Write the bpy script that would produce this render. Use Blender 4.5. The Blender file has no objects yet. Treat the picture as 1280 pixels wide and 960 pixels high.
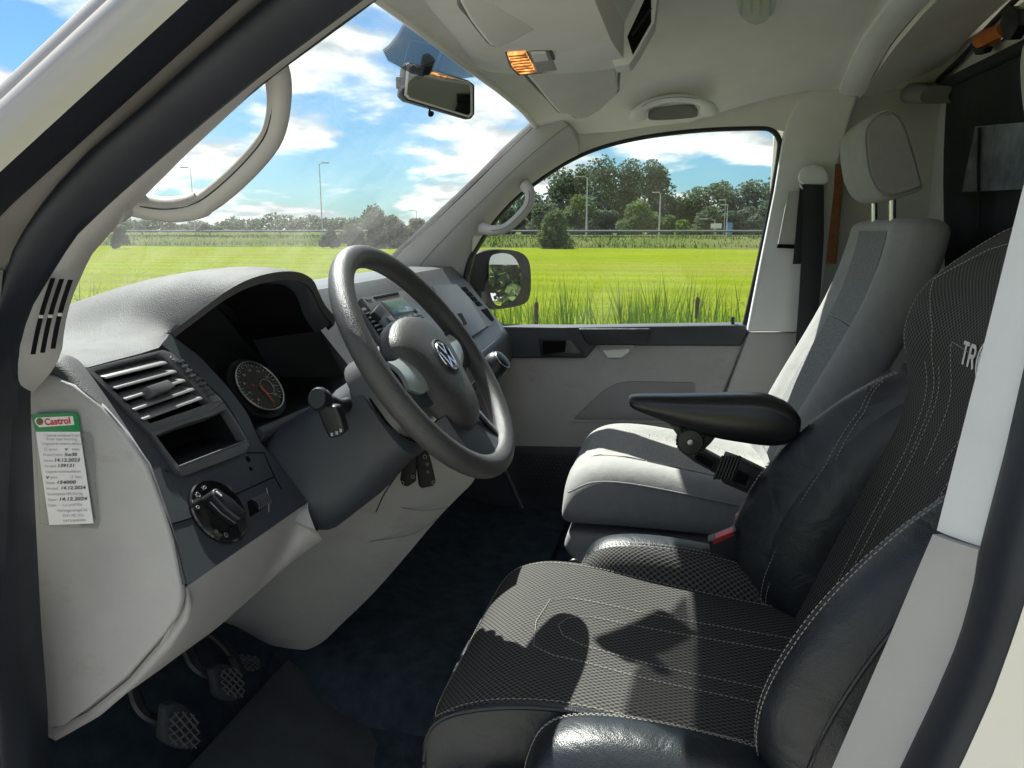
import bpy, bmesh, math, random
from mathutils import Vector, Matrix
R = math.radians
random.seed(7)
sc = bpy.context.scene
COL = sc.collection

# ------------------------------------------------------------------ camera
CAMP = Vector((-1.40, 0.0, 1.37))
YAW, PITCH, FPX = R(12.3), R(11.3), 961.0
FW = Vector((math.cos(YAW)*math.cos(PITCH), math.sin(YAW)*math.cos(PITCH), -math.sin(PITCH)))
RT = Vector((math.sin(YAW), -math.cos(YAW), 0))
UP = RT.cross(FW)
cam_d = bpy.data.cameras.new('camera')
cam = bpy.data.objects.new('camera', cam_d); COL.objects.link(cam)
cam.location = CAMP
cam.rotation_euler = Matrix((RT, UP, -FW)).transposed().to_euler()
cam_d.sensor_fit = 'HORIZONTAL'; cam_d.sensor_width = 36.0
cam_d.lens = FPX/1280.0*36.0
cam_d.clip_start = 0.02; cam_d.clip_end = 6000
sc.camera = cam

# ------------------------------------------------------------------ light
SUNV = Vector((0.50, 0.52, 1.0)).normalized()          # towards the sun: ahead and to the passenger side
SUN_EL = math.asin(SUNV.z); SUN_AZ = math.atan2(SUNV.x, SUNV.y)
world = bpy.data.worlds.new('World'); sc.world = world; world.use_nodes = True
nt = world.node_tree; nt.nodes.clear()
def wn(t, **k):
    n = nt.nodes.new(t)
    for a, b in k.items(): setattr(n, a, b)
    return n
out = wn('ShaderNodeOutputWorld'); bg = wn('ShaderNodeBackground'); bg.inputs['Strength'].default_value = 0.08
sky = wn('ShaderNodeTexSky', sky_type='NISHITA', sun_disc=False)
sky.sun_elevation = SUN_EL; sky.sun_rotation = SUN_AZ
sky.air_density = 1.0; sky.dust_density = 0.6; sky.ozone_density = 1.4; sky.altitude = 0
tc = wn('ShaderNodeTexCoord'); sep = wn('ShaderNodeSeparateXYZ')
nt.links.new(tc.outputs['Generated'], sep.inputs[0])
def math_n(op, a, b=None, clamp=False):
    n = wn('ShaderNodeMath', operation=op, use_clamp=clamp)
    for i, x in enumerate((a, b)):
        if x is None: continue
        if isinstance(x, (int, float)): n.inputs[i].default_value = x
        else: nt.links.new(x, n.inputs[i])
    return n.outputs[0]
zz = math_n('ADD', math_n('MAXIMUM', sep.outputs['Z'], 0.0), 0.20)
cx_ = math_n('DIVIDE', sep.outputs['X'], zz); cy_ = math_n('DIVIDE', sep.outputs['Y'], zz)
cb = wn('ShaderNodeCombineXYZ'); nt.links.new(cx_, cb.inputs[0]); nt.links.new(cy_, cb.inputs[1])
cb.inputs[2].default_value = 3.7
def noise(scale, detail, rough, vec, dist=0.0):
    n = wn('ShaderNodeTexNoise'); n.inputs['Scale'].default_value = scale; n.inputs['Detail'].default_value = detail
    n.inputs['Roughness'].default_value = rough; n.inputs['Distortion'].default_value = dist
    nt.links.new(vec, n.inputs['Vector']); return n.outputs['Fac']
n1 = noise(1.7, 10, 0.50, cb.outputs[0], 0.1)
off = wn('ShaderNodeVectorMath', operation='ADD'); nt.links.new(cb.outputs[0], off.inputs[0])
off.inputs[1].default_value = (0.07, 0.075, 0.0)
n2 = noise(1.7, 10, 0.50, off.outputs[0], 0.1)
def ramp(x, a, b):
    m = wn('ShaderNodeMapRange', interpolation_type='SMOOTHSTEP'); nt.links.new(x, m.inputs[0])
    m.inputs[1].default_value = a; m.inputs[2].default_value = b; return m.outputs[0]
mask = ramp(n1, 0.435, 0.555)
# a cloud is greyer where more cloud lies between it and the sun, whiter on the sunward side
shade = ramp(math_n('SUBTRACT', n2, n1), -0.06, 0.08)
ccol = wn('ShaderNodeMix', data_type='RGBA'); nt.links.new(shade, ccol.inputs[0])
ccol.inputs['A'].default_value = (3.0, 3.0, 2.98, 1); ccol.inputs['B'].default_value = (1.45, 1.52, 1.62, 1)
skt = wn('ShaderNodeMix', data_type='RGBA', blend_type='MULTIPLY'); skt.inputs[0].default_value = 1.0
nt.links.new(sky.outputs[0], skt.inputs['A']); skt.inputs['B'].default_value = (0.125, 0.205, 0.27, 1)
mx = wn('ShaderNodeMix', data_type='RGBA'); nt.links.new(mask, mx.inputs[0])
nt.links.new(skt.outputs['Result'], mx.inputs['A']); nt.links.new(ccol.outputs['Result'], mx.inputs['B'])
nt.links.new(mx.outputs['Result'], bg.inputs['Color']); nt.links.new(bg.outputs[0], out.inputs['Surface'])

sun_d = bpy.data.lights.new('sun', 'SUN'); sun_d.energy = 2.25; sun_d.angle = R(0.6); sun_d.color = (1, 0.97, 0.92)
sun = bpy.data.objects.new('sun', sun_d); COL.objects.link(sun)
sun.rotation_euler = SUNV.to_track_quat('Z', 'Y').to_euler(); sun.location = (3, 3, 8)

sc.view_settings.view_transform = 'Standard'; sc.view_settings.look = 'None'
sc.view_settings.exposure = 2.6; sc.view_settings.gamma = 1.0; sc.view_settings.use_curve_mapping = False
sc.render.engine = 'CYCLES'
sc.cycles.use_denoising = True
sc.cycles.max_bounces = 10; sc.cycles.diffuse_bounces = 5; sc.cycles.transparent_max_bounces = 16
sc.cycles.sample_clamp_indirect = 6.0
sc.cycles.caustics_reflective = False; sc.cycles.caustics_refractive = False

# ------------------------------------------------------------------ placing: a photo pixel seen on a plane of the van
def ray(px, py): return FW + RT*((px-640)/FPX) - UP*((py-480)/FPX)
def atx(px, py, X): d = ray(px, py); return CAMP + d*((X-CAMP.x)/d.x)
def aty(px, py, Y): d = ray(px, py); return CAMP + d*((Y-CAMP.y)/d.y)
def atz(px, py, Z): d = ray(px, py); return CAMP + d*((Z-CAMP.z)/d.z)
def atp(px, py, p, n): d = ray(px, py); return CAMP + d*((p-CAMP).dot(n)/d.dot(n))
def side(px, py, base, lean=0.2, z0=1.2):      # driver side shell: leans inwards above the belt
    p = atx(px, py, base)
    if p.z < z0: return p
    n = Vector((1, 0, -lean)); return atp(px, py, Vector((base, 0, z0)), n)
def gdir(px): d = ray(px, 288); d.z = 0; return d.normalized()
def gpos(px, dist, z=0.0):
    p = CAMP + gdir(px)*dist; p.z = z; return p

# ------------------------------------------------------------------ materials
MATS = {}
def mat(name, col, rough=0.5, metal=0.0, bump=0.0, bscale=300, bkind='noise', var=0.0, vscale=8, spec=0.5, coat=0.0, sheen=0.0, dirt=0.0, col2=None, wrinkle=0.0):
    m = bpy.data.materials.new(name); m.use_nodes = True; MATS[name] = m
    t = m.node_tree; b = t.nodes['Principled BSDF']
    b.inputs['Base Color'].default_value = (*col, 1); b.inputs['Roughness'].default_value = rough
    b.inputs['Metallic'].default_value = metal; b.inputs['Specular IOR Level'].default_value = spec
    b.inputs['Coat Weight'].default_value = coat; b.inputs['Coat Roughness'].default_value = 0.12
    b.inputs['Sheen Weight'].default_value = sheen
    tcn = t.nodes.new('ShaderNodeTexCoord')
    if var > 0 or col2:
        n = t.nodes.new('ShaderNodeTexNoise'); n.inputs['Scale'].default_value = vscale; n.inputs['Detail'].default_value = 6
        n.inputs['Roughness'].default_value = 0.65
        t.links.new(tcn.outputs['Object'], n.inputs['Vector'])
        mp = t.nodes.new('ShaderNodeMapRange'); mp.inputs[1].default_value = 0.32; mp.inputs[2].default_value = 0.68
        t.links.new(n.outputs['Fac'], mp.inputs[0])
        x = t.nodes.new('ShaderNodeMix'); x.data_type = 'RGBA'; t.links.new(mp.outputs[0], x.inputs[0])
        c2 = col2 or tuple(c*(1-var) for c in col)
        x.inputs['A'].default_value = (*c2, 1); x.inputs['B'].default_value = (*[c*(1+var*0.5) for c in col], 1)
        t.links.new(x.outputs['Result'], b.inputs['Base Color'])
        mr = t.nodes.new('ShaderNodeMapRange'); t.links.new(n.outputs['Fac'], mr.inputs[0])
        mr.inputs[3].default_value = min(1, rough*1.15); mr.inputs[4].default_value = rough*0.85
        t.links.new(mr.outputs[0], b.inputs['Roughness'])
    if dirt > 0:                                    # rubbed brownish smudges and scuffs with a shape of their own
        mpn = t.nodes.new('ShaderNodeMapping'); mpn.inputs['Scale'].default_value = (1, 1, 2.2); t.links.new(tcn.outputs['Object'], mpn.inputs[0])
        dn = t.nodes.new('ShaderNodeTexNoise'); dn.inputs['Scale'].default_value = 11; dn.inputs['Detail'].default_value = 9; dn.inputs['Roughness'].default_value = 0.72; t.links.new(mpn.outputs[0], dn.inputs['Vector'])
        dm_ = t.nodes.new('ShaderNodeMapRange'); dm_.inputs[1].default_value = .56; dm_.inputs[2].default_value = .74; dm_.inputs[4].default_value = dirt; t.links.new(dn.outputs['Fac'], dm_.inputs[0])
        dx = t.nodes.new('ShaderNodeMix'); dx.data_type = 'RGBA'; t.links.new(dm_.outputs[0], dx.inputs[0]); lk = b.inputs['Base Color'].links
        if lk: t.links.new(lk[0].from_socket, dx.inputs['A'])
        else: dx.inputs['A'].default_value = (*col, 1)
        dx.inputs['B'].default_value = (.20, .165, .135, 1); t.links.new(dx.outputs['Result'], b.inputs['Base Color'])
    wbump = None
    if wrinkle > 0:                                 # soft creases of worn upholstery
        wn_ = t.nodes.new('ShaderNodeTexNoise'); wn_.inputs['Scale'].default_value = 16; wn_.inputs['Detail'].default_value = 3; wn_.inputs['Distortion'].default_value = 1.2; t.links.new(tcn.outputs['Object'], wn_.inputs['Vector'])
        wbump = t.nodes.new('ShaderNodeBump'); wbump.inputs['Strength'].default_value = wrinkle; wbump.inputs['Distance'].default_value = 0.006
        t.links.new(wn_.outputs['Fac'], wbump.inputs['Height']); t.links.new(wbump.outputs[0], b.inputs['Normal'])
    if bump > 0:
        if bkind == 'noise':
            k = t.nodes.new('ShaderNodeTexNoise'); k.inputs['Scale'].default_value = bscale; k.inputs['Detail'].default_value = 3; o = k.outputs['Fac']
        elif bkind == 'cell':
            k = t.nodes.new('ShaderNodeTexVoronoi'); k.inputs['Scale'].default_value = bscale; o = k.outputs['Distance']
        t.links.new(tcn.outputs['Object'], k.inputs['Vector'])
        bp = t.nodes.new('ShaderNodeBump'); bp.inputs['Strength'].default_value = bump; bp.inputs['Distance'].default_value = 0.001
        t.links.new(o, bp.inputs['Height']); t.links.new(bp.outputs[0], b.inputs['Normal'])
        if wbump: t.links.new(wbump.outputs[0], bp.inputs['Normal'])
    return m
mat('grey_trim', (0.335, 0.33, 0.335), 0.66, dirt=0.45, bump=0.3, bscale=700, var=0.09, vscale=7)
mat('pillar_trim', (0.42, 0.405, 0.395), 0.68, bump=0.2, bscale=600, var=0.05, vscale=6)
mat('light_trim', (0.68, 0.69, 0.69), 0.75, bump=0.25, bscale=600, var=0.06, vscale=9)
mat('headliner', (0.73, 0.72, 0.69), 0.9, bump=0.4, bscale=900, var=0.06, vscale=7, spec=0.1)
mat('dash_grain', (0.056, 0.057, 0.060), 0.68, bump=0.40, bscale=760, bkind='cell', var=0.12, vscale=14)
mat('dash_smooth', (0.038, 0.045, 0.055), 0.55, bump=0.3, bscale=900, var=0.10, vscale=14)
mat('dash_silverdark', (0.085, 0.088, 0.092), 0.38, bump=0.1, bscale=900, var=0.06)
mat('black_plastic', (0.010, 0.012, 0.015), 0.42, bump=0.12, bscale=700, var=0.1)
mat('gloss_black', (0.008, 0.008, 0.009), 0.13, coat=0.4)
mat('recess', (0.006, 0.006, 0.007), 0.55, spec=0.25)
mat('void', (0.004, 0.004, 0.005), 0.8, spec=0.1)
mat('rubber', (0.010, 0.0135, 0.021), 0.58, bump=0.15, bscale=250, var=0.25, vscale=10)  # navy tint puts the blue cast of shade into the rubber
mat('wheel_rim', (0.055, 0.055, 0.056), 0.42, bump=0.5, bscale=750, bkind='cell', var=0.08, vscale=15)
mat('silver_insert', (0.38, 0.42, 0.42), 0.30, metal=0.35)
mat('chrome', (0.60, 0.61, 0.66), 0.22, metal=1.0)
mat('dull_metal', (0.35, 0.35, 0.36), 0.35, metal=1.0)
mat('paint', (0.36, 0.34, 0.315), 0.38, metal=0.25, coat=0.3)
mat('paint_shaded', (0.115, 0.105, 0.10), 0.45, var=0.04)  # silver body paint, darkened to put the flange's shade into the colour
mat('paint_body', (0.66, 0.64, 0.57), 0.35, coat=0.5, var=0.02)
mat('carpet', (0.032, 0.046, 0.062), 0.95, bump=0.9, bscale=600, var=0.35, vscale=25, spec=0.1)  # blue in the colour imitates the bluish shade of the footwell
mat('mat_rubber', (0.030, 0.036, 0.044), 0.75, bump=0.6, bscale=350, var=0.3, vscale=12)
mat('fabric', (0.31, 0.307, 0.30), 0.95, wrinkle=0.35, bump=0.55, bscale=1100, var=0.08, vscale=40, spec=0.15, sheen=0.15)
mat('fabric_side', (0.30, 0.295, 0.30), 0.95, bump=0.5, bscale=1100, var=0.07, vscale=40, spec=0.15, sheen=0.1)
mat('leather', (0.010, 0.0140, 0.019), 0.40, wrinkle=0.5, bump=0.28, bscale=620, bkind='cell', var=0.15, vscale=20, spec=0.55)  # slight blue tint imitates the cast of shaded leather
mat('thread', (0.33, 0.315, 0.285), 0.9)
mat('white_print', (0.75, 0.75, 0.75), 0.6)
mat('dial_print', (0.30, 0.31, 0.32), 0.6)
mat('red', (0.62, 0.05, 0.05), 0.4)
mat('red_needle', (0.55, 0.02, 0.02), 0.5)
mat('paper', (0.78, 0.77, 0.80), 0.7, var=0.03, vscale=30)
mat('green_print', (0.0, 0.22, 0.07), 0.5)
mat('red_print', (0.55, 0.01, 0.03), 0.5)
mat('ink', (0.05, 0.05, 0.06), 0.7)
mat('ink_soft', (0.28, 0.28, 0.30), 0.7)
mat('belt', (0.014, 0.015, 0.018), 0.7, bump=0.6, bscale=900, var=0.1)
mat('curtain', (0.008, 0.011, 0.016), 0.8, bump=0.4, bscale=300, var=0.2)
mat('wall_board', (0.56, 0.56, 0.54), 0.6, var=0.04)
mat('beam', (0.20, 0.205, 0.21), 0.5, var=0.05)
mat('orange', (0.50, 0.14, 0.02), 0.45, var=0.3, vscale=40)
mat('wood', (0.30, 0.13, 0.05), 0.6, var=0.35, vscale=60)
mat('post', (0.42, 0.42, 0.41), 0.5, metal=0.2)
mat('bark', (0.10, 0.085, 0.06), 0.9)
mat('paving', (0.37, 0.355, 0.32), 0.9, bump=0.5, bscale=30, var=0.25, vscale=3)
mat('asphalt', (0.06, 0.06, 0.062), 0.9, bump=0.5, bscale=60, var=0.2)
mat('rail', (0.20, 0.21, 0.22), 0.8, metal=0.6)
mat('radio_lcd', (0.10, 0.17, 0.15), 0.12, coat=0.3)
mat('bezel', (0.16, 0.165, 0.17), 0.35, metal=0.3)
mat('slat', (0.20, 0.20, 0.20), 0.4, var=0.05)
mat('sign_blue', (0.10, 0.25, 0.45), 0.5)
mat('cattail', (0.045, 0.025, 0.012), 0.95, bump=0.5, bscale=300)

def nodes_mat(name):
    m = bpy.data.materials.new(name); m.use_nodes = True; MATS[name] = m
    m.node_tree.nodes.clear(); t = m.node_tree
    o = t.nodes.new('ShaderNodeOutputMaterial'); return m, t, o
def glass(name, tint, gloss=0.05, rough=0.0, dust=0.0):
    m, t, o = nodes_mat(name)
    tr = t.nodes.new('ShaderNodeBsdfTransparent'); tr.inputs[0].default_value = (*tint, 1)
    gl = t.nodes.new('ShaderNodeBsdfGlossy'); gl.inputs['Roughness'].default_value = rough
    fr = t.nodes.new('ShaderNodeLayerWeight'); fr.inputs['Blend'].default_value = 0.5
    pw = t.nodes.new('ShaderNodeMath'); pw.operation = 'POWER'; pw.inputs[1].default_value = 5.0; t.links.new(fr.outputs['Facing'], pw.inputs[0])
    mu = t.nodes.new('ShaderNodeMath'); mu.operation = 'MULTIPLY_ADD'; mu.inputs[1].default_value = gloss*8; mu.inputs[2].default_value = gloss*0.6
    t.links.new(pw.outputs[0], mu.inputs[0])
    mi = t.nodes.new('ShaderNodeMixShader'); t.links.new(mu.outputs[0], mi.inputs[0])
    t.links.new(tr.outputs[0], mi.inputs[1]); t.links.new(gl.outputs[0], mi.inputs[2])
    if dust > 0:                                    # a film of dust and wiped smears that catches the light
        tcn = t.nodes.new('ShaderNodeTexCoord'); nz = t.nodes.new('ShaderNodeTexNoise'); nz.inputs['Scale'].default_value = 5; nz.inputs['Detail'].default_value = 8; nz.inputs['Roughness'].default_value = 0.7
        t.links.new(tcn.outputs['Object'], nz.inputs['Vector'])
        mr = t.nodes.new('ShaderNodeMapRange'); mr.inputs[1].default_value = .3; mr.inputs[2].default_value = .75; mr.inputs[3].default_value = dust*.35; mr.inputs[4].default_value = dust*2.1
        t.links.new(nz.outputs['Fac'], mr.inputs[0])
        sp = t.nodes.new('ShaderNodeTexVoronoi'); sp.inputs['Scale'].default_value = 70; t.links.new(tcn.outputs['Object'], sp.inputs['Vector'])
        lt = t.nodes.new('ShaderNodeMath'); lt.operation = 'LESS_THAN'; lt.inputs[1].default_value = 0.10; t.links.new(sp.outputs['Distance'], lt.inputs[0])
        ma = t.nodes.new('ShaderNodeMath'); ma.operation = 'MULTIPLY_ADD'; ma.inputs[1].default_value = dust*2.0; t.links.new(lt.outputs[0], ma.inputs[0]); t.links.new(mr.outputs[0], ma.inputs[2])
        tl = t.nodes.new('ShaderNodeBsdfTranslucent'); tl.inputs[0].default_value = (.85, .85, .82, 1)
        m2 = t.nodes.new('ShaderNodeMixShader'); t.links.new(ma.outputs[0], m2.inputs[0]); t.links.new(mi.outputs[0], m2.inputs[1]); t.links.new(tl.outputs[0], m2.inputs[2]); t.links.new(m2.outputs[0], o.inputs[0])
    else: t.links.new(mi.outputs[0], o.inputs[0])
    return m
glass('glass_windscreen', (0.88, 0.93, 0.90), 0.05, 0.0, 0.034)
glass('glass_door', (0.86, 0.92, 0.88), 0.045, 0.0, 0.011)  # faint dust veil here also stands in for haze outside
glass('clear_plastic', (0.93, 0.94, 0.93), 0.06, 0.1)
glass('clear_lamp', (0.86, 0.90, 0.86), 0.09, 0.15)
m, t, o = nodes_mat('mirror_glass')
g = t.nodes.new('ShaderNodeBsdfGlossy'); g.inputs[0].default_value = (0.80, 0.82, 0.82, 1); g.inputs['Roughness'].default_value = 0.01
t.links.new(g.outputs[0], o.inputs[0])
m, t, o = nodes_mat('mirror_dim')
g = t.nodes.new('ShaderNodeBsdfGlossy'); g.inputs[0].default_value = (0.55, 0.58, 0.56, 1); g.inputs['Roughness'].default_value = 0.03
t.links.new(g.outputs[0], o.inputs[0])
# printed dot band at the top of the windscreen: dots with clear gaps
m, t, o = nodes_mat('dot_band')
tcn = t.nodes.new('ShaderNodeTexCoord'); vo = t.nodes.new('ShaderNodeTexVoronoi'); vo.inputs['Scale'].default_value = 330; vo.inputs['Randomness'].default_value = 0.0; vo.voronoi_dimensions = '2D'
t.links.new(tcn.outputs['UV'], vo.inputs['Vector'])
gt = t.nodes.new('ShaderNodeMath'); gt.operation = 'LESS_THAN'; gt.inputs[1].default_value = 0.50; t.links.new(vo.outputs['Distance'], gt.inputs[0])
tr = t.nodes.new('ShaderNodeBsdfTransparent'); df = t.nodes.new('ShaderNodeBsdfDiffuse'); df.inputs[0].default_value = (0.03, 0.04, 0.07, 1)
mi = t.nodes.new('ShaderNodeMixShader'); t.links.new(gt.outputs[0], mi.inputs[0]); t.links.new(tr.outputs[0], mi.inputs[1]); t.links.new(df.outputs[0], mi.inputs[2]); t.links.new(mi.outputs[0], o.inputs[0])
# lit reading lamp
m, t, o = nodes_mat('lamp_glow')
em = t.nodes.new('ShaderNodeEmission'); em.inputs[0].default_value = (1.0, 0.42, 0.12, 1); em.inputs[1].default_value = 0.55
wv = t.nodes.new('ShaderNodeTexNoise'); wv.inputs['Scale'].default_value = 70
tcn = t.nodes.new('ShaderNodeTexCoord'); t.links.new(tcn.outputs['Object'], wv.inputs['Vector'])
mr = t.nodes.new('ShaderNodeMapRange'); mr.inputs[1].default_value = .35; mr.inputs[2].default_value = .7; mr.inputs[3].default_value = 0.05; mr.inputs[4].default_value = 0.42
t.links.new(wv.outputs['Fac'], mr.inputs[0]); t.links.new(mr.outputs[0], em.inputs[1]); t.links.new(em.outputs[0], o.inputs[0])

def weave(name, ca, cb_, scale, rough=0.85, bump=0.6, rnd=0.0, thr=(0.25, 0.55)):
    m = bpy.data.materials.new(name); m.use_nodes = True; MATS[name] = m
    t = m.node_tree; b = t.nodes['Principled BSDF']; b.inputs['Roughness'].default_value = rough; b.inputs['Specular IOR Level'].default_value = 0.25
    uv = t.nodes.new('ShaderNodeUVMap'); v = t.nodes.new('ShaderNodeTexVoronoi'); v.inputs['Scale'].default_value = scale; v.inputs['Randomness'].default_value = rnd
    mpn = t.nodes.new('ShaderNodeMapping'); mpn.inputs['Rotation'].default_value = (0, 0, R(45)); t.links.new(uv.outputs[0], mpn.inputs[0])
    t.links.new(mpn.outputs[0], v.inputs['Vector'])
    mp = t.nodes.new('ShaderNodeMapRange'); mp.inputs[1].default_value = thr[0]; mp.inputs[2].default_value = thr[1]
    t.links.new(v.outputs['Distance'], mp.inputs[0])
    x = t.nodes.new('ShaderNodeMix'); x.data_type = 'RGBA'; t.links.new(mp.outputs[0], x.inputs[0])
    x.inputs['A'].default_value = (*ca, 1); x.inputs['B'].default_value = (*cb_, 1)
    t.links.new(x.outputs['Result'], b.inputs['Base Color'])
    bp = t.nodes.new('ShaderNodeBump'); bp.inputs['Strength'].default_value = bump; bp.inputs['Distance'].default_value = 0.001
    t.links.new(mp.outputs[0], bp.inputs['Height']); t.links.new(bp.outputs[0], b.inputs['Normal'])
weave('seat_mesh', (0.010, 0.0105, 0.012), (0.094, 0.090, 0.082), 165, rough=0.75, bump=0.5)
weave('seat_insert', (0.10, 0.105, 0.11), (0.26, 0.26, 0.26), 420, rough=0.95, rnd=1.0, thr=(0.1, 0.7))
weave('seat_insert_light', (0.20, 0.195, 0.19), (0.38, 0.365, 0.35), 420, rough=0.95, rnd=1.0, thr=(0.1, 0.7))
def leafmat(name, a, b_, scale, trans=0.35):
    m, t, o = nodes_mat(name)
    tcn = t.nodes.new('ShaderNodeTexCoord'); n = t.nodes.new('ShaderNodeTexNoise'); n.inputs['Scale'].default_value = scale; n.inputs['Detail'].default_value = 4
    t.links.new(tcn.outputs['Object'], n.inputs['Vector'])
    mp = t.nodes.new('ShaderNodeMapRange'); mp.inputs[1].default_value = .35; mp.inputs[2].default_value = .65; t.links.new(n.outputs['Fac'], mp.inputs[0])
    x = t.nodes.new('ShaderNodeMix'); x.data_type = 'RGBA'; t.links.new(mp.outputs[0], x.inputs[0]); x.inputs['A'].default_value = (*a, 1); x.inputs['B'].default_value = (*b_, 1)
    d = t.nodes.new('ShaderNodeBsdfDiffuse'); tl = t.nodes.new('ShaderNodeBsdfTranslucent')
    t.links.new(x.outputs['Result'], d.inputs[0]); t.links.new(x.outputs['Result'], tl.inputs[0])
    mi = t.nodes.new('ShaderNodeMixShader'); mi.inputs[0].default_value = trans
    t.links.new(d.outputs[0], mi.inputs[1]); t.links.new(tl.outputs[0], mi.inputs[2]); t.links.new(mi.outputs[0], o.inputs[0])
leafmat('leaf_dark', (0.085, 0.118, 0.080), (0.135, 0.175, 0.112), 0.35, 0.25)  # leaf colours of far trees lightened and greyed in place of haze
leafmat('leaf_mid', (0.085, 0.130, 0.055), (0.145, 0.20, 0.075), 0.6)
leafmat('leaf_light', (0.10, 0.17, 0.03), (0.17, 0.26, 0.05), 1.0)
leafmat('leaf_grey', (0.095, 0.125, 0.085), (0.145, 0.175, 0.110), 0.5)
leafmat('reed_leaf', (0.045, 0.105, 0.006), (0.125, 0.215, 0.015), 2.5, 0.35)
leafmat('bank_leaf', (0.045, 0.085, 0.014), (0.105, 0.13, 0.035), 0.5, 0.35)
leafmat('field_leaf', (0.12, 0.18, 0.004), (0.17, 0.22, 0.010), 0.35, 0.5)

# ------------------------------------------------------------------ mesh helpers
WL = {}
def cr(p, t):                                       # Catmull-Rom through the list p, t in 0..1
    n = len(p)-1; x = min(max(t, 0), 1)*n; i = min(int(x), n-1); f = x-i
    a, b, c, d = p[max(i-1, 0)], p[i], p[i+1], p[min(i+2, n)]
    if i == 0: a = b*2-c
    if i+2 > n: d = c*2-b
    return (b*2 + (c-a)*f + (a*2-b*5+c*4-d)*f*f + (b*3-a-c*3+d)*f*f*f)*0.5
def vv(p): return [Vector(q) for q in p]
def resample(p, n): p = vv(p); return [cr(p, i/(n-1)) for i in range(n)]
def polyres(p, n):                                  # piecewise linear, by length
    p = vv(p); L = [0]
    for a, b in zip(p, p[1:]): L.append(L[-1]+(b-a).length)
    o = []
    for k in range(n):
        s = L[-1]*k/(n-1); i = 0
        while i < len(L)-2 and L[i+1] < s: i += 1
        f = (s-L[i])/max(L[i+1]-L[i], 1e-9); o.append(p[i].lerp(p[i+1], f))
    return o
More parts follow.
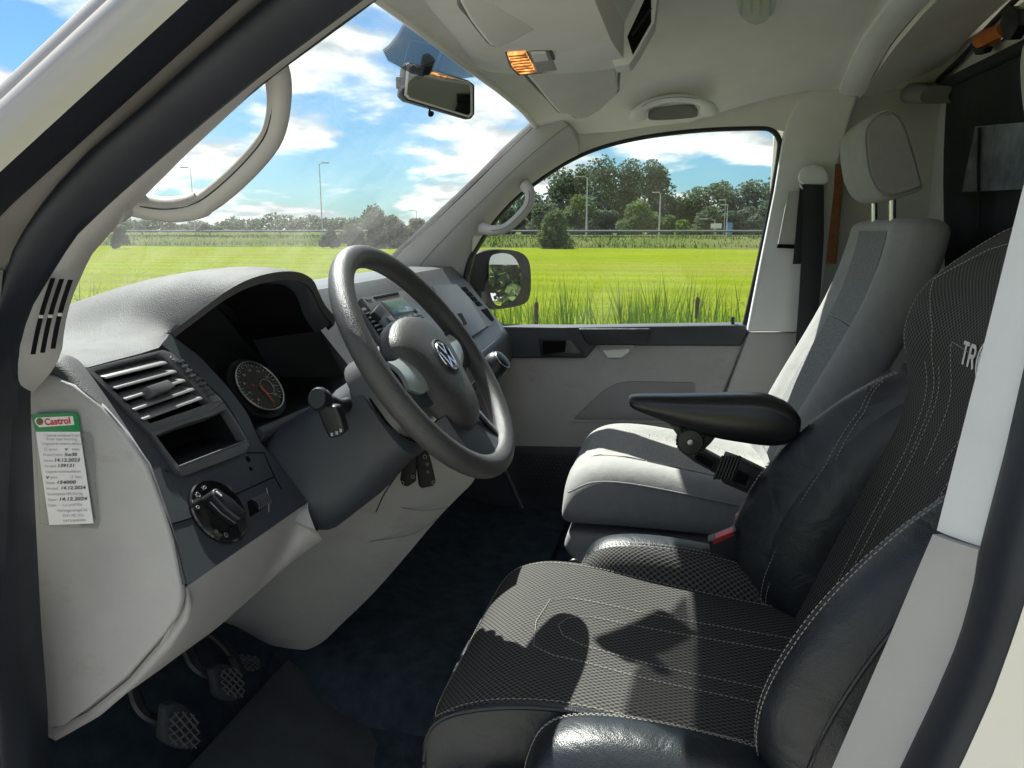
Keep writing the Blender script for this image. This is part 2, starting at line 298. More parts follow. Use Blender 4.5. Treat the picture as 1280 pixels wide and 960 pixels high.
class MB:
    def __init__(s): s.v = []; s.f = []; s.uv = {}
    def add(s, vs, fs):
        k = len(s.v); s.v += [Vector(v) for v in vs]; s.f += [tuple(i+k for i in f) for f in fs]; return k
    def grid(s, rows, closed=False):
        n, m = len(rows), len(rows[0]); fs = []
        for i in range(n-1):
            for j in range(m if closed else m-1):
                j2 = (j+1) % m; fs.append((i*m+j, i*m+j2, (i+1)*m+j2, (i+1)*m+j))
        return s.add([p for r in rows for p in r], fs)
    def slab(s, rows, off):                         # a grid with thickness: back face at p+off
        n, m = len(rows), len(rows[0]); off = Vector(off)
        fr = [Vector(p) for r in rows for p in r]; bk = [p+off for p in fr]; N = n*m; fs = []
        for i in range(n-1):
            for j in range(m-1):
                a, b, c, d = i*m+j, i*m+j+1, (i+1)*m+j+1, (i+1)*m+j
                fs += [(a, b, c, d), (N+d, N+c, N+b, N+a)]
        rim = [j for j in range(m)] + [i*m+m-1 for i in range(1, n)] + [(n-1)*m+j for j in range(m-2, -1, -1)] + [i*m for i in range(n-2, 0, -1)]
        for a, b in zip(rim, rim[1:]+rim[:1]): fs.append((b, a, N+a, N+b))
        return s.add(fr+bk, fs)
    def ribbon(s, A, B, off, n=24, m=7, bulge=0.0, bdir=(-1, 0, 0)):
        A = polyres(A, n) if len(A) < n else vv(A); B = polyres(B, n) if len(B) < n else vv(B); bd = Vector(bdir)
        rows = [[a.lerp(b, j/(m-1)) + bd*(bulge*(1-(2*j/(m-1)-1)**2)) for j in range(m)] for a, b in zip(A, B)]
        return s.slab(rows, off)
    def prism(s, outline, vec):
        o = vv(outline); n = len(o); vec = Vector(vec)
        fs = [tuple(range(n)), tuple(range(2*n-1, n-1, -1))] + [((i+1) % n, i, n+i, n+(i+1) % n) for i in range(n)]
        return s.add(o+[p+vec for p in o], fs)
    def box(s, c, size, M=None):
        c = Vector(c); vs = []
        for x in (-.5, .5):
            for y in (-.5, .5):
                for z in (-.5, .5):
                    q = Vector((x*size[0], y*size[1], z*size[2])); vs.append(c+(M @ q if M else q))
        return s.add(vs, [(0, 1, 3, 2), (4, 6, 7, 5), (0, 4, 5, 1), (2, 3, 7, 6), (0, 2, 6, 4), (1, 5, 7, 3)])
    def tube(s, path, r, sides=10, closed=False, flat=1.0, up=(0, 0, 1), caps=True, rot=0.0):
        P = vv(path); n = len(P); rows = []; upv = Vector(up)
        for i, p in enumerate(P):
            a = P[(i-1) % n] if closed or i > 0 else p; b = P[(i+1) % n] if closed or i < n-1 else p
            t = (b-a).normalized(); x = t.cross(upv)
            if x.length < 1e-4: x = t.cross(Vector((1, 0, 0)))
            x.normalize(); y = x.cross(t)
            rr = r[i] if isinstance(r, (list, tuple)) else r
            rows.append([p + x*(rr*math.cos(2*math.pi*k/sides+rot)) + y*(rr*flat*math.sin(2*math.pi*k/sides+rot)) for k in range(sides)])
        if closed: rows.append(rows[0])
        k = s.grid(rows, True)
        if caps and not closed:
            s.f.append(tuple(k+i for i in range(sides))); s.f.append(tuple(k+(n-1)*sides+i for i in range(sides-1, -1, -1)))
        return k
    def loft(s, loops, caps=True):
        m = len(loops[0]); k = s.grid(loops, True)
        if caps:
            s.f.append(tuple(k+i for i in range(m-1, -1, -1))); e = k+(len(loops)-1)*m; s.f.append(tuple(e+i for i in range(m)))
        return k
    def build(s, name, material, parent=None, smooth=True, bevel=0, seg=2, sub=0, sharp=38, uv=None, loc=None, merge=False):
        me = bpy.data.meshes.new(name)
        if parent is not None: o0 = WL[parent.name]
        elif loc is not None: o0 = Vector(loc)
        else:
            xs = [v.x for v in s.v]; ys = [v.y for v in s.v]; zs = [v.z for v in s.v]
            o0 = Vector(((min(xs)+max(xs))/2, (min(ys)+max(ys))/2, min(zs)))
        me.from_pydata([v-o0 for v in s.v], [], s.f)
        if bevel or merge or True:
            bm = bmesh.new(); bm.from_mesh(me)
            if merge: bmesh.ops.remove_doubles(bm, verts=bm.verts, dist=1e-5)
            bmesh.ops.recalc_face_normals(bm, faces=bm.faces)
            if bevel:
                es = [e for e in bm.edges if len(e.link_faces) == 2 and e.calc_face_angle(0) > R(34)]
                bmesh.ops.bevel(bm, geom=es, offset=bevel, segments=seg, profile=0.6, affect='EDGES', clamp_overlap=True)
            bm.to_mesh(me); bm.free()
        if uv:
            ul = me.uv_layers.new(name='UVMap')
            for lp in me.loops:
                c = s.uv.get(lp.vertex_index, None)
                ul.data[lp.index].uv = c if c else (0, 0)
        o = bpy.data.objects.new(name, me); COL.objects.link(o)
        me.materials.append(MATS[material])
        if parent is not None: o.parent = parent
        else: o.location = o0
        WL[o.name] = o0
        if smooth:
            me.shade_smooth()
            if not sub: me.set_sharp_from_angle(angle=R(sharp))
        if sub:
            md = o.modifiers.new('Subdivision', 'SUBSURF'); md.levels = sub; md.render_levels = sub
        return o
def tag(o, label=None, cat=None, group=None, kind=None):
    if label: o['label'] = label
    if cat: o['category'] = cat
    if group: o['group'] = group
    if kind: o['kind'] = kind
    return o
def thing(name, label, cat, loc, group=None):
    o = bpy.data.objects.new(name, None); COL.objects.link(o); o.location = loc; o.empty_display_size = 0.05
    WL[o.name] = Vector(loc); return tag(o, label, cat, group)
def smooth_loop(pts, n=48):
    p = vv(pts); k = len(p); o = []
    for i in range(n):
        x = i*k/n; j = int(x); f = x-j; a, b, c, d = p[(j-1) % k], p[j], p[(j+1) % k], p[(j+2) % k]
        o.append((b*2+(c-a)*f+(a*2-b*5+c*4-d)*f*f+(b*3-a-c*3+d)*f*f*f)*.5)
    return o
def frame_of(n, upv=(0, 0, 1)):                     # matrix with z = n
    z = Vector(n).normalized(); x = Vector(upv).cross(z).normalized(); y = z.cross(x)
    return Matrix((x, y, z)).transposed()
def circle(c, n, r, k=32, a0=0.0, upv=(0, 0, 1), ry=None):
    M = frame_of(n, upv); return [Vector(c)+M @ Vector((r*math.cos(a0+2*math.pi*i/k), (ry or r)*math.sin(a0+2*math.pi*i/k), 0)) for i in range(k)]
def lathe(mb, c, n, prof, k=28, upv=(0, 0, 1)):     # prof: list of (radius, height along n)
    n = Vector(n).normalized(); mb.loft([circle(Vector(c)+n*h, n, max(r, 1e-4), k, 0, upv) for r, h in prof])
class Pad:                                          # an upholstered pad: curved sheet, puffed on the front
    def __init__(s, rows, toward, puff=0.01, p=4, pu=None):
        s.rows = [vv(r) for r in rows]; s.puff = puff; s.p = p; s.sg = 1.0
        s.sg = 1.0 if s.N(*(pu or (.5, .5))).dot(Vector(toward)) > 0 else -1.0
    def P(s, u, v): return cr([cr(r, u) for r in s.rows], v)
    def N(s, u, v):
        e = 1e-3; n = (s.P(min(u+e, 1), v)-s.P(max(u-e, 0), v)).cross(s.P(u, min(v+e, 1))-s.P(u, max(v-e, 0))).normalized()
        return n*s.sg
    def S(s, u, v, lift=0.0):
        pr = (1-abs(2*u-1)**s.p)*(1-abs(2*v-1)**s.p); return s.P(u, v) + s.N(u, v)*(s.puff*pr+lift)
    def mesh(s, mb, nu=28, nv=28, back=(0, 0, -0.05), lu=0.4, lv=0.4, u0=0, u1=1, v0=0, v1=1, lift=0):
        rows = [[s.S(u0+(u1-u0)*i/nu, v0+(v1-v0)*j/nv, lift) for i in range(nu+1)] for j in range(nv+1)]
        k = mb.slab(rows, back); m = nu+1
        for j in range(nv+1):
            for i in range(m):
                for q in (0, m*(nv+1)): mb.uv[k+q+j*m+i] = ((u0+(u1-u0)*i/nu)*lu, (v0+(v1-v0)*j/nv)*lv)
        return mb
def stitch(parent, pts, name='stitching', w=0.00055, ln=0.0040, gap=0.0022, material='thread', nrm=None):
    L = 0; dense = []
    for a, b in zip(pts, pts[1:]): L += (b-a).length
    n = max(2, int(L/(ln+gap))); P = polyres(pts, n*2+1) ; mb = MB()
    for i in range(0, len(P)-1, 2):
        a, b = P[i], P[i+1]; t = (b-a)
        if t.length < 1e-6: continue
        b = a + t.normalized()*min(t.length*1.25, ln); t.normalize(); x = t.cross(Vector((0.3, -0.5, 0.8))).normalized()*w; y = t.cross(x)
        mb.add([a+x, a+y, a-x, a-y, b+x, b+y, b-x, b-y], [(0, 1, 5, 4), (1, 2, 6, 5), (2, 3, 7, 6), (3, 0, 4, 7), (3, 2, 1, 0), (4, 5, 6, 7)])
    return mb.build(name, material, parent, smooth=False)
def padline(pad, uvs, n=60, lift=0.0016):
    P = polyres([Vector((u, v, 0)) for u, v in uvs], n) ; return [pad.S(q.x, q.y, lift) for q in P]
def text_mesh(body, size, ext=0.0, shear=0.0, align='LEFT', bold=0.0):
    cu = bpy.data.curves.new('lettering', 'FONT'); cu.body = body; cu.size = size; cu.extrude = ext; cu.shear = shear; cu.align_x = align; cu.offset = bold
    cu.resolution_u = 3
    o = bpy.data.objects.new('lettering', cu); COL.objects.link(o)
    dg = bpy.context.evaluated_depsgraph_get(); me = bpy.data.meshes.new_from_object(o.evaluated_get(dg))
    vs = [v.co.copy() for v in me.vertices]; fs = [tuple(p.vertices) for p in me.polygons]
    bpy.data.objects.remove(o); bpy.data.curves.remove(cu); bpy.data.meshes.remove(me); return vs, fs
def add_text(mb, body, size, O, X, Y, shear=0.0, align='LEFT', sx=1.0, bold=0.0):
    vs, fs = text_mesh(body, size, 0.0, shear, align, bold); mb.add([O+X*(v.x*sx)+Y*v.y for v in vs], fs)

# ================================================================== THE SETTING OUTSIDE
def field_material(name, a, b_, c, s1, s2, stretch=(1, 1, 1)):
    m = bpy.data.materials.new(name); m.use_nodes = True; MATS[name] = m
    t = m.node_tree; bs = t.nodes['Principled BSDF']; bs.inputs['Roughness'].default_value = 0.9; bs.inputs['Specular IOR Level'].default_value = 0.0
    tcn = t.nodes.new('ShaderNodeTexCoord'); mpn = t.nodes.new('ShaderNodeMapping'); mpn.inputs['Scale'].default_value = stretch
    t.links.new(tcn.outputs['Object'], mpn.inputs[0])
    def nz(s, d):
        n = t.nodes.new('ShaderNodeTexNoise'); n.inputs['Scale'].default_value = s; n.inputs['Detail'].default_value = d; n.inputs['Roughness'].default_value = 0.7
        t.links.new(mpn.outputs[0], n.inputs['Vector'])
        mp = t.nodes.new('ShaderNodeMapRange'); mp.inputs[1].default_value = .35; mp.inputs[2].default_value = .65; t.links.new(n.outputs['Fac'], mp.inputs[0]); return mp.outputs[0]
    x = t.nodes.new('ShaderNodeMix'); x.data_type = 'RGBA'; t.links.new(nz(s1, 6), x.inputs[0]); x.inputs['A'].default_value = (*a, 1); x.inputs['B'].default_value = (*b_, 1)
    y = t.nodes.new('ShaderNodeMix'); y.data_type = 'RGBA'; w = t.nodes.new('ShaderNodeMath'); w.operation = 'MULTIPLY'; w.inputs[1].default_value = 0.55
    t.links.new(nz(s2, 8), w.inputs[0]); t.links.new(w.outputs[0], y.inputs[0]); t.links.new(x.outputs['Result'], y.inputs['A']); y.inputs['B'].default_value = (*c, 1)
    z3 = t.nodes.new('ShaderNodeMix'); z3.data_type = 'RGBA'; pn = t.nodes.new('ShaderNodeTexNoise'); pn.inputs['Scale'].default_value = 0.055; pn.inputs['Detail'].default_value = 5; pn.inputs['Roughness'].default_value = 0.6
    t.links.new(tcn.outputs['Object'], pn.inputs['Vector']); pm_ = t.nodes.new('ShaderNodeMapRange'); pm_.inputs[1].default_value = .50; pm_.inputs[2].default_value = .68; pm_.inputs[4].default_value = 0.75
    t.links.new(pn.outputs['Fac'], pm_.inputs[0]); t.links.new(pm_.outputs[0], z3.inputs[0]); t.links.new(y.outputs['Result'], z3.inputs['A']); z3.inputs['B'].default_value = (*[q*.9 for q in c], 1)
    wv = t.nodes.new('ShaderNodeTexWave'); wv.bands_direction = 'X'; wv.inputs['Scale'].default_value = 0.11; wv.inputs['Distortion'].default_value = 2.5; wv.inputs['Detail'].default_value = 3; t.links.new(tcn.outputs['Object'], wv.inputs['Vector'])
    wm = t.nodes.new('ShaderNodeMapRange'); wm.inputs[3].default_value = 0.93; wm.inputs[4].default_value = 1.06; t.links.new(wv.outputs['Fac'], wm.inputs[0])
    vm = t.nodes.new('ShaderNodeVectorMath'); vm.operation = 'SCALE'; t.links.new(z3.outputs['Result'], vm.inputs[0]); t.links.new(wm.outputs[0], vm.inputs['Scale'])
    t.links.new(vm.outputs[0], bs.inputs['Base Color'])
    bp = t.nodes.new('ShaderNodeBump'); bp.inputs['Strength'].default_value = 0.6; bp.inputs['Distance'].default_value = 0.15
    t.links.new(nz(6.0, 5), bp.inputs['Height']); t.links.new(bp.outputs[0], bs.inputs['Normal'])
field_material('field', (0.100, 0.162, 0.0025), (0.165, 0.215, 0.004), (0.205, 0.20, 0.035), 0.22, 1.3, (1.8, 0.30, 1))
field_material('bank', (0.05, 0.085, 0.018), (0.085, 0.115, 0.026), (0.14, 0.14, 0.06), 0.25, 1.2, (1.0, 0.35, 1))
mb = MB(); mb.add([(-2500, -2500, 0), (2500, -2500, 0), (2500, 2500, 0), (-2500, 2500, 0)], [(0, 1, 2, 3)])
tag(mb.build('field', 'field', smooth=False, loc=(0, 0, 0)), kind='structure')
mb = MB(); mb.add([(-5.2, -60, .004), (1.7, -60, .004), (1.7, 120, .004), (-5.2, 120, .004)], [(0, 1, 2, 3)])
tag(mb.build('road', 'paving', smooth=False, loc=(0, 0, 0)), kind='structure')
mb = MB(); rows = []
for X, Z in [(58.5, -.02), (60, .12), (61.5, .50), (63, .72), (66, .80), (71, .82), (90, .82), (400, .9), (1500, .9)]:
    rows.append([Vector((X+0.6*math.sin(Y*.13), Y, Z+0.05*math.sin(Y*.31+X))) for Y in [-1500, -300]+list(range(-160, 330, 6))+[700, 1500]])
mb.grid(rows)
tag(mb.build('embankment', 'bank', loc=(0, 0, 0)), kind='structure')
mb = MB(); mb.add([(72, -900, .90), (79, -900, .90), (79, 1200, .90), (72, 1200, .90)], [(0, 1, 2, 3)])
tag(mb.build('main_road', 'asphalt', smooth=False, loc=(0, 0, 0)), kind='structure')

def blades(mb, n, posf, hf, wf, lean=0.3, seg=3, rng=random):
    for _ in range(n):
        b = posf(); h = hf(b); w = wf(); a = rng.uniform(0, 6.283); d = Vector((math.cos(a), math.sin(a), 0)); sd = Vector((-d.y, d.x, 0))
        ln = h*lean*rng.uniform(0.2, 1.3); vs = []; fs = []
        for k in range(seg):
            f = k/seg; p = b + d*(ln*f*f) + Vector((0, 0, h*(f-0.12*lean*f*f))); ww = w*(1-f*f*0.75)*0.5
            vs += [p-sd*ww, p+sd*ww]
        vs.append(b + d*ln + Vector((0, 0, h*(1-0.12*lean))))
        for k in range(seg-1): fs.append((2*k, 2*k+1, 2*k+3, 2*k+2))
        fs.append((2*seg-2, 2*seg-1, 2*seg)); mb.add(vs, fs)
# mown field grass standing up from the sheet, thickest where the lens can see single stems
def fp():
    d = 8.5*math.exp(random.uniform(0, 1)*math.log(7.0)); return gpos(random.uniform(40, 990), d)
mb = MB(); blades(mb, 14000, fp, lambda b: random.uniform(.015, .04), lambda: random.uniform(.02, .05), 2.6, 1)
tag(mb.build('field_grass', 'field_leaf', smooth=False, loc=(0, 0, 0)), 'short bright green mown grass of the sunny field', 'grass', kind='stuff')
def bp_():
    return Vector((random.uniform(59, 71), random.uniform(-26, 110), 0))
def bz(x): return 0.12+0.6*min(max((x-60)/3, 0), 1)
def bpos():
    p = bp_(); p.z = bz(p.x)-.05; return p
mb = MB(); blades(mb, 14000, bpos, lambda b: random.uniform(.18, .5), lambda: random.uniform(.06, .16), 0.5, 1)
tag(mb.build('bank_grass', 'bank_leaf', smooth=False, loc=(0, 0, 0)), 'tall rough grass covering the low bank beyond the field', 'grass', kind='stuff')
# reeds in the ditch beside the van
def rp():
    px = random.choice([random.uniform(585, 990), random.gauss(815, 22), random.gauss(808, 14), random.gauss(850, 16), random.gauss(720, 18), random.gauss(915, 18), random.gauss(660, 12)])
    p = gpos(px, random.uniform(3.6, 6.0)); p.z = -.25; return p
def rh(b):
    s = (b-CAMP).length; return random.triangular(.90, 1.50, 1.12) - .02*(s-3.6)
mb = MB(); blades(mb, 1900, rp, rh, lambda: random.uniform(.008, .021), 0.24, 5)
def rp2():
    p = gpos(random.choice([random.uniform(60, 230), random.gauss(150, 25)]), random.uniform(5.0, 8.5)); p.z = -.2; return p
blades(mb, 330, rp2, lambda b: random.uniform(.6, 1.3), lambda: random.uniform(.012, .022), 0.4, 5)
def rp3():
    p = gpos(random.uniform(400, 600), random.uniform(5.5, 8)); p.z = -.2; return p
blades(mb, 200, rp3, lambda b: random.uniform(.6, 1.05), lambda: random.uniform(.012, .02), 0.3, 5)
tag(mb.build('reeds', 'reed_leaf', smooth=False, loc=(0, 0, 0)), 'upright green reed leaves growing in the ditch beside the van', 'reeds', kind='stuff')
for px, py, d, lab in ((671, 388, 4.3, 'brown cattail just right of the outside mirror'), (876, 380, 4.6, 'brown cattail left of the window\'s rear edge')):
    p = gpos(px, d); dep = (p-CAMP).dot(FW); top = CAMP + ray(px, py-16)*d; top = gpos(px, d, 1.37-(py-16-288)*d*0.98/FPX)
    t = thing('cattail', lab, 'cattail', (p.x, p.y, -.2), 'cattails among the reeds')
    mb = MB(); mb.tube([(p.x, p.y, -.2), (p.x+.01, p.y, .4), top], [.005, .004, .003], 6); mb.build('stem', 'reed_leaf', t)
    mb = MB(); h = Vector((0, 0, 1)); q = top-h*.02
    mb.loft([circle(q-h*a, (0, 0, 1), r_, 10, upv=(0, 1, 0)) for a, r_ in ((.13, .003), (.125, .012), (.02, .013), (.005, .009), (0, .003))]); mb.build('head', 'cattail', t)

# ---- trees: tapered trunk with limbs, crown of leaf-sized faces in clumps
def leafcloud(mb, c, rx, rz, n, size, rng):
    for _ in range(n):
        while True:
            q = Vector((rng.uniform(-1, 1), rng.uniform(-1, 1), rng.uniform(-1, 1)))
            if 0.25 < q.length < 1: break
        p = c + Vector((q.x*rx, q.y*rx, q.z*rz)); a = Vector((rng.gauss(0, 1), rng.gauss(0, 1), rng.gauss(0, .6))).normalized()
        b = a.cross(Vector((rng.gauss(0, 1), rng.gauss(0, 1), rng.gauss(0, 1)))).normalized(); s = size*rng.uniform(.6, 1.3)
        mb.add([p-a*s*.5, p+b*s*.35, p+a*s*.5, p-b*s*.35], [(0, 1, 2, 3)])
def tree(px, ytop, wpx, dist, material, label, shape='round', group='trees beyond the main road', name='tree', zb=.8, dens=1.0, low=0.12, cat='tree', seed=None):
    rng = random.Random(seed if seed is not None else int(px*7+ytop))
    wpx = wpx*(1.25 if zb > .5 else 1.0); b = gpos(px, dist, zb); dep = (b-CAMP).dot(FW)*1.0; H = 1.37+(288-ytop)*dep/FPX-zb; Wd = wpx*dep/FPX
    t = thing(name, label, cat, b, group)
    mb = MB(); mb.tube([b, b+Vector((.1, .05, H*.35)), b+Vector((0, .1, H*.85))], [H*.022+.04, H*.015+.03, .02], 8)
    cl = []
    nc = int((16 if shape == 'round' else 20)*dens)
    for k in range(nc):
        if shape == 'poplar': f = (k+.5)/nc; z = H*(low+(1-low)*f); rad = Wd*.5*(0.55+0.9*math.sin(math.pi*min(f*.9+.12, 1)))*.55
        else:
            f = rng.uniform(0, 1) if name != 'bush' else rng.uniform(0, 1)**1.5; z = H*(low+(.93-low)*f); rad = Wd*.5*(math.sqrt(max(0.06, 1-((f-.42)/.62)**2)) if name != 'bush' else 1.15*(1-.75*f))
        a = rng.uniform(0, 6.283); rr = rad*rng.uniform(.25, .95)*(.8 if shape == 'poplar' else .85)
        cl.append(b+Vector((rr*math.cos(a), rr*math.sin(a), z)))
    for c in cl[::3]: mb.tube([b+Vector((0, 0, max(.2, (c.z-b.z)*.5))), c], [.05+.004*H, .015], 5)
    mb.build('trunk', 'bark', t)
    mb = MB(); lf = max(.15, dist*.0038)
    for c in cl:
        s = Wd*rng.uniform(.20, .30) if shape == 'round' else Wd*rng.uniform(.26, .40)
        s = min(s, H*.28); leafcloud(mb, c, s, s*rng.uniform(.7, 1.05), int(270*dens), lf, rng)
    mb.build('crown', material, t, smooth=False)
for a in [
    (660, 246, 40, 104, 'leaf_dark', 'dark rounded tree behind the pillar grab handle'),
    (702, 224, 46, 104, 'leaf_dark', 'broad dark poplar, leftmost of the tall ones', 'poplar'),
    (727, 219, 30, 107, 'leaf_dark', 'narrow dark poplar between the leftmost and the tallest one', 'poplar'),
    (752, 211, 46, 104, 'leaf_dark', 'tallest poplar with an even rounded top', 'poplar'),
    (786, 213, 36, 104, 'leaf_dark', 'tall poplar in the middle of the tall group', 'poplar'),
    (816, 213, 38, 105, 'leaf_dark', 'tall poplar, rightmost of the tall group', 'poplar'),
    (640, 262, 50, 96, 'leaf_grey', 'grey green tree seen under the pillar grab handle'),
    (682, 256, 44, 94, 'leaf_grey', 'low tree in front of the leftmost poplar'),
    (722, 249, 50, 95, 'leaf_mid', 'rounded mid green tree in front of the narrow poplar'),
    (760, 266, 40, 94, 'leaf_grey', 'low tree right below the tallest poplar'),
    (796, 256, 48, 92, 'leaf_mid', 'rounded olive tree below the middle poplar'),
    (832, 272, 34, 92, 'leaf_mid', 'small rounded tree beside the second lamp post'),
    (848, 246, 40, 106, 'leaf_dark', 'dark tree just right of the poplars'),
    (876, 239, 50, 106, 'leaf_dark', 'dark wide tree, second right of the poplars'),
    (905, 235, 48, 104, 'leaf_dark', 'dark tall tree above the twin posts'),
    (934, 234, 44, 104, 'leaf_dark', 'dark tree beside the rear window edge'),
    (958, 230, 46, 103, 'leaf_dark', 'dark tree half behind the rear window edge'),
    (985, 232, 50, 104, 'leaf_dark', 'dark tree hidden mostly by the centre pillar'),
    (890, 262, 44, 96, 'leaf_grey', 'grey green tree in front of the dark row'),
    (925, 262, 44, 96, 'leaf_dark', 'lower dark tree near the sign posts'),
    (955, 258, 44, 95, 'leaf_dark', 'lower dark tree at the window\'s rear edge'),
]: tree(*a, low=.05)
tree(853, 276, 22, 82, 'leaf_light', 'small yellow green bush beside the main road', 'round', 'bushes', 'bush', .8, .7, .02, 'bush')
tree(872, 285, 16, 82, 'leaf_mid', 'tiny green bush right of the yellow green one', 'round', 'bushes', 'bush', .8, .5, .02, 'bush')
tree(693, 269, 44, 60, 'leaf_mid', 'dense round green bush on the bank right of the mirror', 'round', 'bushes', 'bush', .1, 1.3, .02, 'bush')
for a in [
    (468, 262, 44, 62, 'leaf_grey', 'tallest loose grey green bush seen left of the pillar'),
    (496, 274, 40, 62, 'leaf_grey', 'low grey green bush touching the far pillar'),
    (438, 278, 40, 63, 'leaf_grey', 'low loose bush left of the tallest one'),
    (412, 288, 30, 63, 'leaf_grey', 'small grey bush at the foot of the lamp post'),
    (522, 277, 36, 64, 'leaf_grey', 'low grey green bush behind the steering wheel top'),
    (150, 281, 22, 66, 'leaf_grey', 'small dark bush beside the driver pillar')]:
    tree(*a, 'round', 'bushes', 'bush', .3, 1.0, .02, 'bush')
# wood behind the van, which the outside mirror shows
mb = MB(); rng = random.Random(9)
for k in range(46):
    b = Vector((-20+k*2.2+rng.uniform(-1, 1), -60+rng.uniform(-6, 6), 0)); H = 9+2.5*math.sin(k*.5)+rng.uniform(-1.5, 1.5)
    for j in range(6): leafcloud(mb, b+Vector((rng.uniform(-1.5, 1.5), rng.uniform(-1.5, 1.5), H*(.08+.16*j))), 2.6, 2.0, 330, .75, rng)
tag(mb.build('rear_wood', 'leaf_mid', smooth=False, loc=(0, 0, 0)), 'dark green wood behind the van, seen in the outside mirror', 'wood', kind='stuff')
# far wood ahead: one mass
mb = MB(); rng = random.Random(3)
for px in range(60, 640, 7):
    tp = 277-9*max(0, 1-abs(px-370)/70)-4*math.sin(px*.045)-3*math.sin(px*.13+1)+rng.uniform(-3, 2); d = rng.uniform(205, 240)
    b = gpos(px, d, .9); dep = (b-CAMP).dot(FW); H = 1.37+(288-tp)*dep/FPX-.9
    for k in range(4): leafcloud(mb, b+Vector((rng.uniform(-1, 1), rng.uniform(-1, 1), H*(.2+.2*k))), H*.34+.5, H*.24, 55, .75, rng)
tag(mb.build('far_wood', 'leaf_grey', smooth=False, loc=(0, 0, 0)), 'low far wood along the horizon ahead of the van', 'wood', kind='stuff')
# lamp posts along the main road
def lamp(px, ytop, dist, label, arm=0, r=.10):
    r *= .75; arm *= .6
    b = gpos(px, dist, .82); dep = (b-CAMP).dot(FW); H = 1.37+(288-ytop)*dep/FPX-.82
    t = thing('lamp_post', label, 'lamp post', b, 'lamp posts along the main road')
    mb = MB(); mb.tube([b, b+Vector((0, 0, H*.5)), b+Vector((0, 0, H))], [r, r*.8, r*.6], 8); mb.build('pole', 'post', t)
    q = b+Vector((0, 0, H)); sd = Vector((0, arm or .6, 0))
    mb = MB(); mb.tube([q-Vector((0, 0, .1)), q+sd*.5+Vector((0, 0, .12)), q+sd+Vector((0, 0, .1))], r*.5, 6); mb.box(q+sd*1.2+Vector((0, 0, .1)), (.22, .8, .12)); mb.build('lamp_head', 'post', t)
lamp(403, 208, 88, 'grey lamp post left of the steering wheel, seen through the windscreen', -1.0)
lamp(244, 213, 92, 'thin lamp post seen inside the driver grab handle', 1.0, .08)
lamp(733, 224, 84, 'pale post before the tallest poplar in the side window', 1.3, .13)
lamp(824, 243, 86, 'pale post right of the round olive tree', .7, .13)
lamp(908, 258, 88, 'taller of the twin posts near the window\'s rear', .5, .09)
lamp(905, 252, 93, 'thinner of the twin posts near the window\'s rear', .5, .06)
lamp(893, 275, 84, 'short street lamp with bent arm left of the twin posts', 1.6, .07)
lamp(521, 264, 120, 'faint far lamp post beside the far pillar', 1.0, .09)
b = gpos(895, 83, .82); t = thing('road_sign', 'small white and blue sign below the short street lamp', 'sign', b)
mb = MB(); mb.tube([b, b+Vector((0, 0, 1.1))], .04, 6); mb.build('pole', 'post', t)
mb = MB(); mb.box(b+Vector((0, 0, 1.0)), (.06, 1.1, .5)); mb.build('panel', 'paint_body', t)
b = gpos(912, 83, .82); mb = MB(); mb.box(b+Vector((0, 0, .6)), (.3, .5, 1.2)); mb.box(b+Vector((0, 0, 1.25)), (.4, .6, .1)); tag(mb.build('roadside_cabinet', 'sign_blue', bevel=.03), 'small blue roadside box below the twin posts', 'cabinet')
# guard rail
t = thing('guard_rail', 'long pale steel guard rail along the far main road', 'guard rail', (71.5, 20, .8))
mb = MB(); rows = []
for Y in range(-60, 260, 20): rows.append([Vector((71.3-.05*(k % 2), Y, .80+.50+(k-2)*.05)) for k in range(5)])
mb.slab(rows, (.01, 0, 0)); mb.build('rail', 'rail', t)
pm = None
for Y in range(-40, 180, 8):
    if pm is None:
        mb = MB(); mb.box((71.42, Y, 1.0), (.08, .14, .6)); pm = mb.build('rail_post', 'rail', t); y0 = Y
    else:
        o = pm.copy(); COL.objects.link(o); o.parent = t; o.location = (0, Y-y0, 0)

# ================================================================== THE VAN SHELL
def L(pts, X, lean=0.2): return [side(a, b, X, lean) for a, b in pts]
van = thing('van_body', 'pale silver beige van body around the open driver doorway', 'van', (-.86, .3, .35))
B0 = [(-460, 530), (-190, 300), (-60, 190), (0, 138), (75, 68), (148, 0), (240, -85), (330, -165)]
B1 = [(-460, 635), (-190, 395), (-60, 275), (0, 215), (120, 105), (235, 0), (330, -85), (425, -165)]
B2 = [(-460, 695), (-190, 450), (-60, 325), (0, 259), (140, 133), (287, 0), (385, -85), (475, -165)]
B3 = [(5, 1100), (3, 960), (0, 700), (-2, 520), (0, 420), (4, 360), (13, 319), (34, 279), (67, 235), (111, 188), (168, 141), (235, 81), (328, 0), (425, -85), (515, -165)]
B4 = [(48, 1100), (42, 960), (40, 907), (31, 800), (22, 640), (16, 520), (17, 475), (24, 421), (40, 380), (60, 347), (77, 319), (96, 292), (141, 249), (188, 208), (255, 151), (336, 84), (430, 15), (530, -60), (640, -130)]
B5 = [(29, 501), (40, 492), (62, 468), (77, 444), (81, 407), (89, 374), (113, 320), (134, 296), (161, 265), (198, 228), (235, 191), (292, 138), (322, 111), (360, 82), (430, 30), (472, 0), (560, -65), (660, -125)]
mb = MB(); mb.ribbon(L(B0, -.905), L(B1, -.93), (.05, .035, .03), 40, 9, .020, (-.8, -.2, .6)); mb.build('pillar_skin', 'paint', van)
mb = MB(); mb.ribbon(L(B1, -.925), [p+Vector((.004, 0, -.003)) for p in L(B2, -.885)], (.03, .02, .015), 40, 7, .006, (-1, 0, 0)); mb.build('outer_seal', 'rubber', van)
